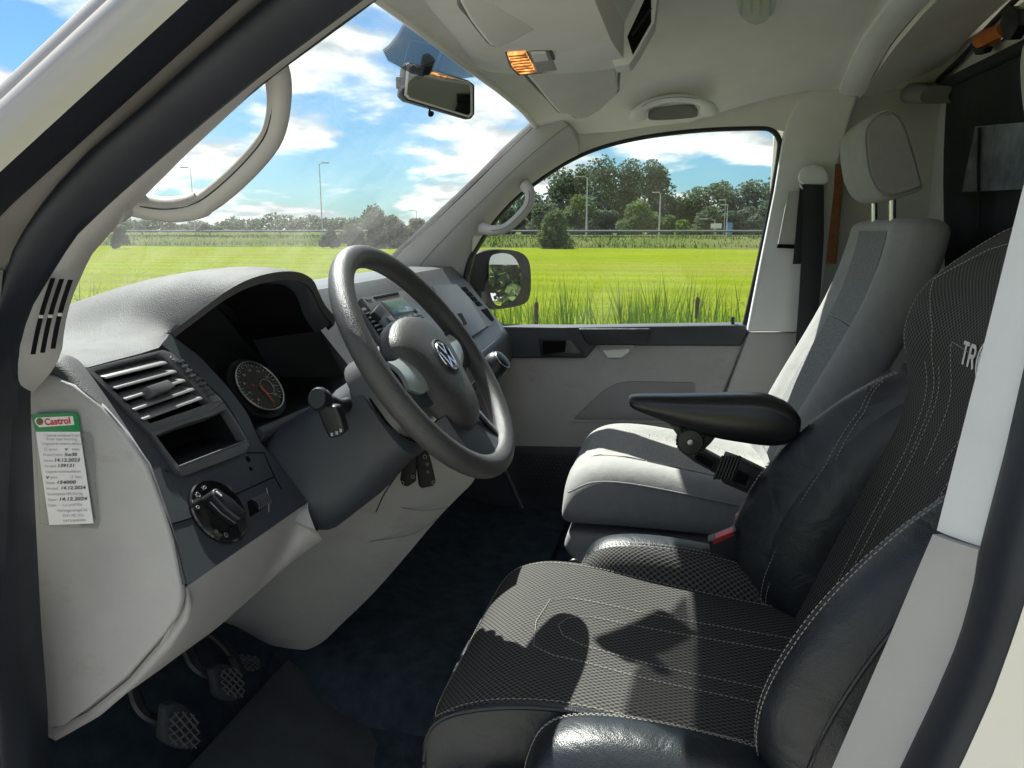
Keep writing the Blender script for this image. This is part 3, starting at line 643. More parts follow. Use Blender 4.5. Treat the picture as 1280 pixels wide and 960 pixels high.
fa = [(-72, 345), (-60, 325), (0, 259), (140, 133), (287, 0), (385, -85), (475, -165)]; fb = [(2, 350), (4, 338), (40, 270), (168, 141), (328, 0), (425, -85), (515, -165)]
mb = MB(); mb.ribbon(L(fa, -.880), L(fb, -.866), (.03, .02, .01), 40, 5, 0.0)
mb.ribbon(L([(-60, 325), (-72, 430), (-70, 700), (-70, 1100)], -.885), L([(4, 338), (-4, 420), (-6, 700), (-2, 1100)], -.868), (.03, .01, 0), 30, 5, 0.0); mb.build('door_flange', 'paint_shaded', van)
mb = MB(); mb.ribbon(polyres(L(B3, -.872), 60), polyres(L(B4, -.845), 60), (.035, .015, 0), 60, 11, .014, (-1, 0, .2)); mb.build('door_seal', 'rubber', van)
# outer skins that lie outside the frame but belong to the van: wing, sill, flank behind the door, bonnet, roof, nose
mb = MB(); rows = []
for z, X in ((.45, -.93), (.75, -.955), (1.0, -.95), (1.16, -.90), (1.19, -.80)): rows.append([Vector((X+max(0, (y-1.2))*.25, y, z - max(0, y-1.1)*.10)) for y in (.86, 1.1, 1.4, 1.7, 1.9)])
mb.slab(rows, (.02, 0, -.01)); mb.build('front_wing', 'paint_body', van)
mb = MB(); rows = []
for y in (.98, 1.2, 1.5, 1.8, 1.95): rows.append([Vector((x, y, 1.17-(y-.98)*.16-.06*(x/.8)**2-max(0, y-1.7)*.5)) for x in (-.82, -.5, 0, .5, .82)])
mb.slab(rows, (0, 0, -.02)); mb.build('bonnet', 'paint_body', van)
mb = MB(); rows = []
for y in (.40, .0, -.5, -1.0, -1.6): rows.append([Vector((x, y, 1.90-.20*(abs(x)/.86)**4 - max(0, y)*.35)) for x in (-.82, -.74, -.5, 0, .5, .74, .82)])
mb.slab(rows, (0, 0, -.012)); mb.build('roof_skin', 'paint_body', van)
mb = MB(); mb.box((0, .35, .40), (1.80, 1.5, .06)); mb.box((0, -.9, .40), (1.8, 1.2, .06)); mb.box((-.90, .2, .46), (.09, 1.2, .10)); mb.build('sill', 'paint_body', van, bevel=.012)
mb = MB(); mb.box((0, 1.02, .78), (1.70, .04, .80)); mb.build('bulkhead', 'void', van)
# floor
mb = MB(); mb.box((0, .35, .485), (1.70, 1.36, .05)); tag(mb.build('floor', 'carpet'), kind='structure')
# passenger outer flank below the window and behind
mb = MB(); mb.box((.925, -.9, 1.1), (.03, 1.3, 1.3)); mb.box((.90, .3, .50), (.08, 1.2, .16)); mb.box((.875, -.55, 1.15), (.02, .64, 1.36)); mb.build('flank', 'paint_body', van)
mb = MB(); mb.box((.845, .86, .72), (.02, .55, .62)); mb.box((0, 1.075, .95), (1.66, .03, .26)); mb.build('closing_panel', 'carpet', van)  # added panels closing gaps where sun leaked into the footwell
mb = MB(); mb.box((.835, -.50, 1.15), (.012, .30, 1.30)); mb.build('side_lining', 'wall_board', van)

# driver A pillar trim with the side vent slots
t = thing('pillar_trim', 'grey trim of the near front pillar with three slots at its foot', 'pillar trim', (-.8, .6, 1.15))
A = polyres(L(B4[6:], -.842), 50); Bq = polyres(L(B5, -.805), 50)
mb = MB(); mb.ribbon(A, Bq, (.02, .06, 0), 50, 7, .006, (-.6, -.8, 0)); mb.build('trim', 'pillar_trim', t)
for k, (a, b) in enumerate((((66, 348), (41, 443)), ((77, 349), (53, 441)), ((88, 350), (66, 436)))):
    mb = MB(); p, q = [], []
    for i in range(9):
        f = i/8; x = a[0]+(b[0]-a[0])*f - 4*math.sin(math.pi*f)*(.6); y = a[1]+(b[1]-a[1])*f
        p.append(side(x-2.6, y, -.8475)); q.append(side(x+3.4, y, -.8455))
    mb.ribbon(p, q, (.004, .004, 0), 9, 3); o = mb.build('slot', 'void', t)
    mb = MB(); i = 4; c = (p[4]+q[4])*.5; mb.tube([p[4]+Vector((-.001, -.001, 0)), q[4]+Vector((-.001, -.001, 0))], .0016, 6); mb.build('bridge', 'pillar_trim', t)

# windscreen: plane through the far pillar's glass edge
WT = atx(672, 155, .68); WB = atx(490, 330, .77)
slope = (WB.z-WT.z)/(WB.y-WT.y)
def wsz(y): return WT.z+(y-WT.y)*slope
ws = thing('windscreen', 'wide sloping windscreen looking over the green field', 'windscreen', (0, 1.0, 1.1))
mb = MB(); rows = []
for i in range(13):
    y = .33+(1.06-.33)*i/12; w = .70+.10*i/12; rows.append([Vector((w*s, y+.03*(1-s*s), wsz(y)+.02*(1-s*s))) for s in [k/8-1 for k in range(17)]])
mb.grid(rows); mb.build('glass', 'glass_windscreen', ws)
n_ws = Vector((0, -slope, 1)).normalized()
def wsp(px, py, off=-.012): return atp(px, py, Vector((0, WT.y+.045, WT.z+.02+off)), n_ws)
mb = MB(); o_ = [wsp(*p) for p in ((478, 62), (486, 56), (497, 42), (505, 27), (520, 30), (560, 62), (595, 96), (560, 100), (515, 92), (485, 76))]
mb.add(o_, [tuple(range(len(o_)))])
for i_, q_ in enumerate(o_): mb.uv[i_] = (q_.x, q_.y/n_ws.z)
mb.build('dot_band', 'dot_band', ws, smooth=False, uv=True)
mb = MB(); mb.tube([(-.80, 1.03, 1.145), (0, 1.09, 1.155), (.80, 1.03, 1.145)], .02, 8); mb.build('wiper_seal', 'rubber', ws)

# far A pillar trim
PW = [(690, 140), (672, 155), (632, 192), (596, 228), (545, 276), (500, 318), (462, 356)]
PD = [(722, 194), (703, 204), (668, 227), (640, 250), (612, 282), (592, 314), (578, 352)]
xw = [.67, .68, .695, .71, .735, .76, .78]; xd = [.745, .75, .76, .775, .79, .805, .815]
a = [atx(p[0], p[1], x) for p, x in zip(PW, xw)]; b = [atx(p[0], p[1], x) for p, x in zip(PD, xd)]
t = thing('pillar_trim', 'smooth grey trim of the far front pillar beside the windscreen', 'pillar trim', b[-1])
mb = MB(); mb.ribbon(resample(a, 30), resample(b, 30), (.06, .0, .02), 30, 11, .035, (-.7, -.7, 0)); mb.build('trim', 'pillar_trim', t)
mb = MB(); s_ = [p.lerp(q, .34)+Vector((-.7, -.7, 0))*.0325 for p, q in zip(resample(a, 30), resample(b, 30))]; mb.tube(s_, .0008, 6); mb.build('seam', 'beam', t)
mb = MB(); mb.tube([p+Vector((.012, .012, .004)) for p in resample(a, 30)], .008, 6); mb.build('glass_edge', 'rubber', t)

# headliner: from the windscreen header to the arch behind the seats
HX = [-.74, -.70, -.64, -.5, -.3, 0, .3, .5, .60, .67, .715, .745]
def win_top(y):                                     # upper edge of the passenger window
    pts = [(.52, 1.40), (.42, 1.515), (.34, 1.565), (.25, 1.602), (.13, 1.625), (0, 1.633), (-.15, 1.640), (-.5, 1.645), (-1.2, 1.645)]
    for (y0, z0), (y1, z1) in zip(pts, pts[1:]):
        if y1 <= y <= y0: return z0+(z1-z0)*(y-y0)/(y1-y0)
    return pts[-1][1]
mb = MB(); rows = []
for y in [.388, .38, .36, .32, .27, .18, .08, 0, -.1, -.2, -.29, -.365]:
    crown = 1.80-max(0, y-.0)**1.5*.58; r_ = []
    lo = win_top(y)+.012 if y < .2 else (1.622+(1.628-1.622)*(y-.2)/.2)
    if y < 0: lo += (1.712-lo)*min(1, -y/.26)
    for x in HX:
        f = max(0, (abs(x)-.30)/.445); z = crown-(crown-lo)*(f**2.3)
        yy = y
        if y > .3: yy = y + .004*(1-(x/.7)**2)*max(0, (y-.3)/.1)
        r_.append(Vector((x, yy, z)))
    rows.append(r_)
mb.slab(rows, (0, 0, .012)); tag(mb.build('headliner', 'headliner'), 'beige grey fabric headliner of the cab roof', kind='structure')
mb = MB(); hp = [Vector((x, .390+.004*(1-(x/.7)**2), rows[0][HX.index(x)].z+.004)) for x in HX[1:-1]]; mb.tube(resample(hp, 30), .009, 8); tag(mb.build('header_edge', 'headliner'), 'rounded cloth edge of the roof lining above the windscreen', kind='structure')

# grab handles
def handle(label, pts, w, d, off, matn='pillar_trim', ends=None, sides=12):
    t = thing('grab_handle', label, 'grab handle', pts[0], 'grab handles')
    P = resample(pts, 40); rr = [w*(1.0+.40*abs(2*i/39-1)**4) for i in range(40)]
    mb = MB(); mb.tube(P, rr, sides, flat=d, up=off); mb.build('grip', matn, t)
    mb = MB(); mb.tube([p+Vector(off).normalized()*0+Vector((-.0008, -.0008, 0)) - Vector((1, 0, 0))*w*.93 for p in P[3:-3]], .0007, 5); mb.build('seam', 'black_plastic', t)
    return t, P
hp = [(338, 76), (346, 92), (349, 118), (346, 150), (335, 178), (306, 212), (270, 244), (246, 257), (215, 262), (182, 258), (160, 252), (140, 256)]
hx = [-.80, -.79, -.785, -.775, -.77, -.77, -.77, -.77, -.78, -.79, -.80, -.815]
handle('large grey grab handle on the near front pillar', [side(p[0], p[1], x+.0) for p, x in zip(hp, hx)], .0125, .8, (0, -1, .3))
hp = [(657, 232), (662, 240), (661, 255), (650, 270), (632, 285), (615, 288), (603, 285)]
handle('grey grab handle on the far front pillar', [atx(p[0], p[1], x) for p, x in zip(hp, [.735, .71, .70, .70, .705, .72, .765])], .0135, .8, (1, 0, 0))
hp = [(797, 147), (800, 138), (812, 129), (838, 123), (866, 124), (882, 130), (887, 140)]
handle('grey folding grab handle on the roof above the far window', [atx(p[0], p[1], x) for p, x in zip(hp, [.685, .66, .65, .645, .645, .65, .68])], .0175, .55, (0, 0, 1), 'light_trim')
mb = MB(); hr_ = [(811, 149), (814, 140), (826, 135), (842, 133), (858, 133), (868, 137), (872, 145), (858, 148), (830, 150)]; mb.prism(smooth_loop([atx(p[0], p[1], .688) for p in hr_], 30), (.012, 0, .012)); tag(mb.build('handle_shade', 'beam'), 'dark oval plate standing in for the shaded hollow behind the folding handle', 'recess')  # dark plate laid in for the shade inside the handle

# overhead console with storage and the lit reading lamp
ZC = 1.672
con = thing('overhead_console', 'grey overhead storage console above the windscreen', 'console', (-.1, .25, ZC))
def cz(px, py, z): return atz(px, py, z)
ca = [atx(p[0], p[1], .05) for p in ((581, 70), (607, 88), (650, 93), (705, 92), (750, 88), (787, 81))]       # far lower edge
cbp = [(556, 40), (600, 66), (640, 70), (700, 66), (735, 58), (763, 49)]
cbb = [atp(p[0], p[1], Vector((-.06, 0, 1.662)), Vector((.12, 0, 1)).normalized()) for p in cbp]
rows = [resample(ca, 20), resample(cbb, 20)]
for f in (.35, .7, 1.0): rows.append([Vector((q.x+(-.72-q.x)*f, q.y+.02*f, q.z+(.035*f))) for q in resample(cbb, 20)])
mb = MB(); mb.slab(rows[1:], (.0, .0, .075)); mb.build('tray', 'headliner', con)
mb = MB(); mb.ribbon(rows[0], rows[1], (.0, .0, .06), 20, 5, .003, (0, 0, -1)); mb.build('lamp_strip', 'light_trim', con)
e0, e1 = resample(ca, 20)[-1], resample(cbb, 20)[-1]
mb = MB(); q = [atx(792, 38, .06), atx(812, 4, -.02), atx(816, 26, .08), atx(790, 70, .13)]
mb.prism([atx(p[0], p[1], .0) for p in ((757, 53), (768, 83), (787, 81), (797, 66), (818, 28), (824, -20), (800, -14), (780, 28))], (.06, 0, 0)); mb.build('end_cap', 'light_trim', con, bevel=.004)
mb = MB(); mb.prism([atx(p[0], p[1], -.0015) for p in ((784, 46), (791, 69), (814, 28), (814, -8), (808, -6))], (.03, 0, 0)); mb.build('storage_opening', 'void', con)
mb = MB(); mb.tube([atx(790, 44, -.003), atx(814, 10, -.003)], .002, 6); mb.build('opening_rib', 'black_plastic', con)
lm = thing('reading_lamp', 'lit orange reading lamp with switch beside it in the console', 'lamp', atx(662, 80, .02))
nl = ((cbb[2]-ca[2]).cross(ca[4]-ca[2])).normalized()
if nl.z > 0: nl = -nl
def lp(px, py, off=.003): return atp(px, py, ca[2].lerp(cbb[2], .5)+nl*off, nl)
mb = MB(); mb.prism([lp(*p) for p in ((631, 66), (690, 64), (701, 90), (648, 95), (637, 84))], -nl*.006); mb.build('frame', 'dash_silverdark', lm, bevel=.001)
mb = MB(); mb.prism([lp(p[0], p[1], .006) for p in ((634, 68), (657, 66), (670, 91), (650, 93), (640, 84))], -nl*.004); mb.build('lens', 'lamp_glow', lm, bevel=.001)
mb = MB()
for i_ in range(7): f_ = (i_+.5)/7; mb.tube([lp(635+f_*12, 69+f_*23, .0075), lp(657+f_*12, 67+f_*23, .0075)], .0011, 5)
mb.build('lens_rib', 'orange', lm)
mb = MB(); mb.prism([lp(p[0], p[1], .005) for p in ((660, 66), (686, 66), (696, 88), (673, 91))], -nl*.004); o = mb.build('switch_plate', 'grey_trim', lm, bevel=.0008)
mb = MB(); mb.prism([lp(p[0], p[1], .009) for p in ((664, 68), (682, 67), (686, 76), (668, 78))], -nl*.005); mb.build('switch', 'light_trim', lm, bevel=.0008)
# sun visors
def visor(label, pts, X, th, lean):
    t = thing('sun_visor', label, 'sun visor', pts[0], 'sun visors')
    mb = MB(); mb.prism(pts, th); mb.build('panel', 'headliner', t, bevel=.006, seg=3)
    mb = MB(); mb.tube([p+Vector(th)*.5 for p in smooth_loop(pts, 60)], .0032, 6, closed=True, up=th); mb.build('piping', 'beam', t); return t
nv = Vector((-.15, -.35, -1)).normalized()
p0 = cbb[2]+Vector((-.22, 0, .012))
visor('grey folded sun visor at the top edge, near side', [atp(p[0], p[1], p0, nv) for p in ((572, -8), (585, 15), (602, 38), (610, 47), (618, 50), (628, 46), (642, 40), (690, 12), (735, -20), (690, -60), (600, -50))], 0, nv*.014, 0)
p0 = atx(705, 120, .27); nv = Vector((-.25, -.35, -1)).normalized()
visor('greenish grey sun visor hanging below the console, far side', [atp(p[0], p[1], p0, nv) for p in ((650, 84), (690, 132), (700, 143), (712, 144), (722, 150), (734, 148), (750, 138), (770, 120), (774, 112), (768, 76), (700, 70))], 0, -nv*.014, 0)
# rear-view mirror
mc = atx(548, 113, -.02)
rv = thing('rear_view_mirror', 'black interior mirror hanging at the windscreen', 'mirror', mc)
mq = [atx(p[0], p[1], x) for p, x in (((511, 78), -.045), ((592, 104), .05), ((590, 148), .05), ((507, 126), -.045))]
nm = (mq[1]-mq[0]).cross(mq[3]-mq[0]).normalized()
if nm.dot(CAMP-mc) < 0: nm = -nm
# the glass looks back past the camera's right shoulder into the cab
nm = Vector((-.645, -.765, -.045)).normalized()
def mpt(px, py, off=0): return atp(px, py, mc+nm*off, nm)
rim = [(508, 82), (513, 77), (586, 100), (594, 106), (594, 143), (589, 149), (510, 126), (503, 119)]
mb = MB(); mb.prism([mpt(*p) for p in rim], -nm*.022); mb.build('housing', 'black_plastic', rv, bevel=.004, seg=3)
mb = MB(); mb.prism([mpt(p[0], p[1], .0015) for p in ((509, 83), (514, 79), (586, 102), (591, 107), (591, 143), (587, 147), (511, 124), (506, 119))], -nm*.003); mb.build('rim', 'light_trim', rv, bevel=.001)
mb = MB(); mb.prism([mpt(p[0], p[1], .003) for p in ((512, 85), (516, 82), (585, 104), (588, 108), (588, 141), (585, 144), (513, 122), (509, 117))], -nm*.002); mb.build('glass', 'mirror_dim', rv, smooth=False)
mb = MB(); c = mpt(537, 140, -.008); mb.tube([c+Vector((0, 0, .012)), c, c+Vector((-.004, -.004, -.004))], [.003, .003, .006], 8); mb.build('dip_lever', 'black_plastic', rv)
mb = MB(); c = mpt(548, 110, -.02); e = wsp(535, 75, -.004); mb.tube([c, c+Vector((0, .03, .01)), e], [.014, .009, .012], 10); mb.build('stem', 'black_plastic', rv)
mb = MB(); c = mpt(500, 104, -.018); mb.box(c, (.012, .012, .02)); mb.build('pivot', 'black_plastic', rv, bevel=.003)
# dome lamp in the roof
c = atp(945, -6, Vector((0, 0, 1.795)), Vector((0, 0, 1)))
dl = thing('dome_lamp', 'clear ribbed plastic lamp cover in the roof at the top edge', 'lamp', c)
M = frame_of((0, 0, -1), (0, 1, 0))
def dp(px, py, off): return atp(px, py, Vector((0, 0, 1.795-off)), Vector((0, 0, 1)))
mb = MB(); oo = [(921, -30), (920, 5), (925, 20), (935, 28), (945, 31), (957, 27), (967, 15), (972, -5), (975, -30)]
cen = Vector((0, 0, 0))
for p in oo: cen += dp(*p, 0)
cen /= len(oo)
mb.loft([[dp(*p, -.012) for p in oo], [dp(*p, .004) for p in oo], [cen+(dp(*p, .014)-cen)*.85 for p in oo]]); mb.build('cover', 'clear_lamp', dl, bevel=.002)
for i in range(4):
    mb = MB(); x = 928+i*12; mb.tube([dp(x, -28, .008), dp(x-1, 18, .008)], .003, 6); mb.build('rib', 'clear_plastic', dl)
mb = MB(); mb.loft([[cen+(dp(*p, -.010)-cen)*.9 for p in oo], [cen+(dp(*p, -.006)-cen)*.9 for p in oo]]); mb.build('reflector', 'light_trim', dl)

# passenger door
XD = .82
def D(px, py, x=XD): return atx(px, py, x)
door = thing('passenger_door', 'grey and black inner panel of the far passenger door with its window', 'door', (.84, .2, .45))
BW = [(640, 447), (700, 446), (735, 444), (742, 430), (800, 432), (925, 432)]
top = [D(*p) for p in ((575, 420), (640, 447), (732, 447), (745, 431), (925, 432), (937, 413))]
lowp = [D(*p) for p in ((900, 500), (878, 560), (850, 700), (780, 770), (600, 770), (560, 600))]
mb = MB(); mb.prism(top+lowp, (.06, 0, 0)); mb.build('panel', 'grey_trim', door, bevel=.006, seg=3)
st = [(572, 395), (600, 402), (628, 408), (700, 409), (930, 406), (938, 412), (925, 432), (745, 431), (732, 447), (640, 448), (575, 440)]
mb = MB(); mb.prism([D(p[0], p[1], XD-.012) for p in st], (.07, 0, 0)); mb.build('top_strip', 'dash_smooth', door, bevel=.006, seg=3)
mb = MB(); mb.prism([D(p[0], p[1], XD-.0145) for p in ((673, 423), (716, 422), (731, 443), (728, 447), (676, 447))], (.01, 0, 0)); hd = mb.build('handle_surround', 'black_plastic', door, bevel=.003)
mb = MB(); mb.prism([D(p[0], p[1], XD-.016) for p in ((678, 426), (708, 426), (706, 440), (679, 443))], (.006, 0, 0)); mb.build('latch_pull', 'void', door, bevel=.002)
mb = MB(); mb.prism([D(p[0], p[1], XD-.018) for p in ((708, 426), (714, 426), (726, 442), (706, 441))], (.006, 0, 0)); mb.build('latch_lever', 'dash_silverdark', door, bevel=.002)
g_ = [(723, 411), (812, 411), (814, 414), (806, 430), (735, 431), (730, 424)]
mb = MB(); mb.prism([D(p[0], p[1], XD-.030) for p in g_], (.03, 0, 0)); mb.build('arm_pad', 'leather', door, bevel=.006, seg=3)
mb = MB(); mb.prism([D(p[0], p[1], XD-.008) for p in ((744, 431), (793, 431), (787, 443), (778, 448), (758, 448), (751, 440))], (.01, 0, 0)); mb.build('pull_cup', 'grey_trim', door, bevel=.003)
mb = MB(); mb.prism([D(p[0], p[1], XD-.010) for p in ((753, 438), (787, 436), (786, 440), (776, 447), (760, 447))], (.006, 0, 0)); mb.build('cup_lip', 'light_trim', door, bevel=.002)
mb = MB(); mb.prism([D(p[0], p[1], XD-.004) for p in ((717, 524), (735, 506), (755, 488), (770, 480), (785, 477), (866, 478), (868, 481), (868, 526))], (.01, 0, 0)); mb.build('door_pocket', 'beam', door, bevel=.003)
mb = MB(); mb.tube([D(p[0], p[1], XD-.001) for p in ((712, 526), (780, 527), (880, 529))], .0035, 8); mb.build('pocket_lip', 'grey_trim', door)
lo = [(560, 556), (650, 558), (760, 560), (790, 575), (785, 760), (560, 760)]
mb = MB(); mb.prism([D(p[0], p[1], XD-.006) for p in lo], (.02, 0, 0)); mb.build('lower_panel', 'dash_smooth', door, bevel=.004)
sp = [(640, 560), (735, 560), (735, 640), (690, 634), (668, 628), (656, 612), (648, 590)]
mb = MB(); mb.prism([D(p[0], p[1], XD-.016) for p in sp], (.012, 0, 0)); sg = mb.build('speaker_panel', 'dash_smooth', door, bevel=.003)
mb = MB()
hc = D(690, 590, XD-.018)
for iy in range(-7, 8):
    for iz in range(-6, 5):
        c = hc + Vector((0, iy*.0135, iz*.0117*1.0)); c.y += (.00675 if iz % 2 else 0)
        mb.tube([c+Vector((0, .0072*math.cos(R(30+60*k)), .0072*math.sin(R(30+60*k)))) for k in range(6)], .0008, 4, closed=True, up=(1, 0, 0))
mb.build('hex_grille', 'black_plastic', sg)
mb = MB(); mb.tube([D(p[0], p[1], XD-.016) for p in ((625, 575), (640, 605), (655, 640), (672, 658), (720, 664))], .007, 8); mb.build('panel_rib', 'dash_silverdark', door)
# window: rubber frame and glass
wf = [(614, 404), (592, 392), (583, 372), (582, 345), (590, 318), (612, 283), (640, 251), (668, 229), (702, 206), (745, 186), (800, 172), (870, 163), (945, 160), (965, 163), (974, 175), (974, 190), (966, 240), (948, 330), (931, 406)]
def xw_(py): return .822-.045*max(0, (405-py)/240)
W3 = resample([atx(p[0], p[1], xw_(p[1])) for p in wf], 90)
mb = MB(); mb.tube(W3, .007, 8, up=(1, 0, 0)); mb.build('window_seal', 'rubber', door)
gl = [p+Vector((.012, 0, 0)) for p in W3]
mb = MB(); mb.add(gl, [tuple(range(len(gl)))]); mb.build('window_glass', 'glass_door', door, smooth=False)
fr = [(577, 352), (580, 335), (592, 312), (606, 290)]
mb = MB(); mb.ribbon([atx(p[0]-3, p[1], .80) for p in ((574, 400), (573, 350), (585, 318), (607, 284), (636, 250), (665, 226), (703, 200))], [atx(p[0], p[1], .822) for p in ((594, 394), (584, 350), (593, 318), (614, 284), (643, 251), (670, 230), (704, 207))], (.02, 0, 0), 30, 5); mb.build('window_channel', 'rubber', door)
mb = MB(); c = D(916, 404, XD+.004); mb.tube([c+Vector((0, 0, -.01)), c+Vector((0, 0, .014)), c+Vector((0, 0, .018))], [.0045, .0055, .004], 8); mb.build('lock_pin', 'black_plastic', door)
# outside skin of the door for other viewpoints
mb = MB(); mb.box((.915, .25, .78), (.03, 1.0, .58)); mb.build('outer_skin', 'paint_body', door)
# roof rail above the window, between glass and headliner
mb = MB(); WTP = [(590, 318), (612, 283), (640, 251), (668, 229), (702, 206), (745, 186), (800, 172), (870, 163), (945, 160), (972, 163), (1000, 168)]
aa = [atx(p[0], p[1], xw_(p[1])-.004) for p in WTP]; bb_ = [p+Vector((-.03, -.01, .045+.09*max(0, (k_-3)/7))) for k_, p in enumerate(aa)]
mb.ribbon(resample(aa, 30), resample(bb_, 30), (.05, 0, .02), 30, 5); mb.build('roof_rail', 'headliner', van)

# outside mirror
mx_ = thing('side_mirror', 'black outside mirror of the passenger door reflecting clouds and trees', 'mirror', atx(620, 385, 1.03))
hs0 = [(583, 345), (584, 330), (592, 320), (608, 313), (632, 312), (650, 315), (661, 325), (664, 345), (663, 368), (657, 379), (640, 384), (618, 386), (602, 380), (590, 366)]
gn = (Vector((.16, -.985, .025))-(atx(632, 350, .99)-CAMP).normalized()).normalized(); gc = atx(632, 350, 1.0)
f0 = smooth_loop([atp(p[0], p[1], gc-gn*.008, gn) for p in hs0], 40); cc = sum(f0, Vector())/len(f0)
mb = MB(); mb.loft([f0, [cc+(p-cc)*1.03-gn*.02 for p in f0], [cc+(p-cc)*.98-gn*.06 for p in f0], [cc+(p-cc)*.7-gn*.10 for p in f0]]); mb.build('housing', 'recess', mx_, bevel=.003)
gq = [(613, 322), (622, 317), (634, 317), (643, 322), (650, 335), (652, 352), (648, 368), (638, 378), (626, 382), (618, 379), (613, 366), (611, 342)]
gn = (Vector((.16, -.985, .025))-(atx(632, 350, .99)-CAMP).normalized()).normalized()
mb = MB(); mb.prism(smooth_loop([atp(p[0], p[1], gc, gn) for p in gq], 40), -gn*.004); mb.build('glass', 'mirror_glass', mx_, smooth=False)
mb = MB(); mb.box(atx(592, 372, .95), (.14, .09, .05)); mb.build('arm', 'black_plastic', mx_, bevel=.012)

# far B pillar trim, belt and what stands behind the seats
bp = thing('pillar_trim', 'pale grey trim of the far centre pillar behind the side window', 'pillar trim', (.8, -.25, .7))
up_ = [(978, 178), (985, 150), (1000, 122), (1025, 100), (1048, 91), (1075, 92), (1072, 120), (1060, 160), (1049, 200), (1047, 250), (1020, 415), (934, 415), (950, 330), (968, 240)]
mb = MB(); mb.prism([atx(p[0], p[1], .775-.03*max(0, (300-p[1])/200)) for p in up_], (.05, 0, 0)); mb.build('upper_trim', 'light_trim', bp, bevel=.008, seg=3)
lw = [(936, 416), (1020, 416), (1010, 700), (840, 700), (880, 560), (905, 500)]
mb = MB(); mb.prism([atx(p[0], p[1], .80) for p in lw], (.05, 0, 0)); mb.build('lower_trim', 'pillar_trim', bp, bevel=.006)
mb = MB(); mb.prism([atx(p[0], p[1], .742) for p in ((985, 240), (1001, 238), (996, 308), (972, 308))], (.01, 0, 0)); mb.build('belt_slot', 'pillar_trim', bp, bevel=.003)
mb = MB(); mb.prism([atx(p[0], p[1], .7405) for p in ((972, 305), (998, 306), (998, 311), (971, 310))], (.004, 0, 0)); mb.build('slot_shadow_gap', 'void', bp)
sb = thing('seat_belt', 'black seat belt hanging from its anchor on the far centre pillar', 'seat belt', atx(1010, 420, .74))
c = atx(1016, 222, .725)
mb = MB(); lathe(mb, atx(1012, 226, .742), (-1, -.2, .1), [(.030, 0), (.031, .006), (.027, .008), (.024, .006)], 28); mb.build('ring', 'dull_metal', sb)
mb = MB(); mb.prism([atx(p[0], p[1], .722) for p in ((999, 216), (1006, 208), (1018, 205), (1030, 208), (1036, 216), (1037, 226), (1030, 231), (1004, 231), (998, 226))], (.02, 0, 0)); mb.build('anchor_cover', 'light_trim', sb, bevel=.006, seg=3)
mb = MB(); mb.ribbon([atx(p[0], p[1], .724) for p in ((1004, 230), (1003, 300), (999, 370), (994, 440), (985, 520))], [atx(p[0], p[1], .722) for p in ((1030, 231), (1030, 300), (1026, 360), (1018, 430), (1008, 520))], (.003, 0, 0), 20, 5, .003); mb.build('webbing', 'belt', sb)
mb = MB(); mb.ribbon([atx(p[0], p[1], .738) for p in ((1000, 232), (994, 300), (991, 330))], [atx(p[0], p[1], .738) for p in ((1008, 232), (1006, 300), (1004, 330))], (.003, 0, 0), 12, 3); mb.build('rear_webbing', 'belt', sb)

# arch over the centre pillars and the rear roof panel
mb = MB(); a = []; b = []
for x in HX[1:]:
    f = max(0, (abs(x)-.30)/.445); z = 1.795-.083*(f**2.3); a.append(Vector((x, -.365, z-.006))); b.append(Vector((x, -.425, z-.012)))
mb.ribbon(resample(a, 30), resample(b, 30), (0, 0, .03), 30, 5, .006, (0, 0, -1)); tag(mb.build('roof_arch', 'light_trim'), 'pale roof arch trim across the ceiling behind the seats', 'roof arch')
mb = MB(); rows = []
for y, zc, zd in ((-.43, 1.782, .075), (-.50, 1.80, .072), (-.60, 1.822, .068)): rows.append([Vector((x, y, zc-zd*(abs(x)/.80)**2.4)) for x in [-.84, -.78]+HX[2:-1]+[.76, .83]])
mb.slab(rows, (0, 0, .015)); tag(mb.build('rear_headliner', 'headliner'), 'darker roof panel behind the arch', kind='structure')
YP = -.62
def Yp(px, py, y=YP): return aty(px, py, y)
mb = MB(); mb.prism([Vector((-.80, YP, .45)), Vector((.86, YP, .45)), Vector((.86, YP, 1.80)), Vector((-.80, YP, 1.80))], (0, -.02, 0)); tag(mb.build('partition_wall', 'wall_board', smooth=False), 'pale partition board behind the seats', kind='structure')
mb = MB(); mb.ribbon([Yp(1076, 96, -.54), Yp(1160, 108, -.54)], [Yp(1070, 128, -.54), Yp(1158, 130, -.54)], (0, -.06, 0), 12, 7, .015, (0, 1, -.3)); tag(mb.build('roof_beam', 'beam'), 'dark grey rounded beam above the far headrest', 'beam')
mb = MB(); mb.tube(resample([Yp(1159, 112, -.604), Yp(1200, 74, -.604), Yp(1230, 40, -.604), Yp(1265, 4, -.604), Yp(1300, -28, -.604)], 20), .006, 8); tag(mb.build('edge_seal', 'rubber'), 'thin black seal along the top edge of the partition board', 'seal')
mb = MB(); mb.prism([Yp(p[0], p[1], YP+.004) for p in ((1050, 128), (1158, 130), (1150, 300), (1030, 330))], (0, -.003, 0)); tag(mb.build('side_board', 'beam'), 'grey board behind the far headrest', 'board')
mb = MB(); mb.ribbon([atx(p[0], p[1], .735) for p in ((1044, 205), (1042, 240), (1032, 330))], [atx(p[0], p[1], .745) for p in ((1055, 205), (1052, 240), (1044, 330))], (.015, -.005, 0), 20, 3); tag(mb.build('wooden_strip', 'wood'), 'narrow brown wooden strip beside the far seat belt', 'wood strip')
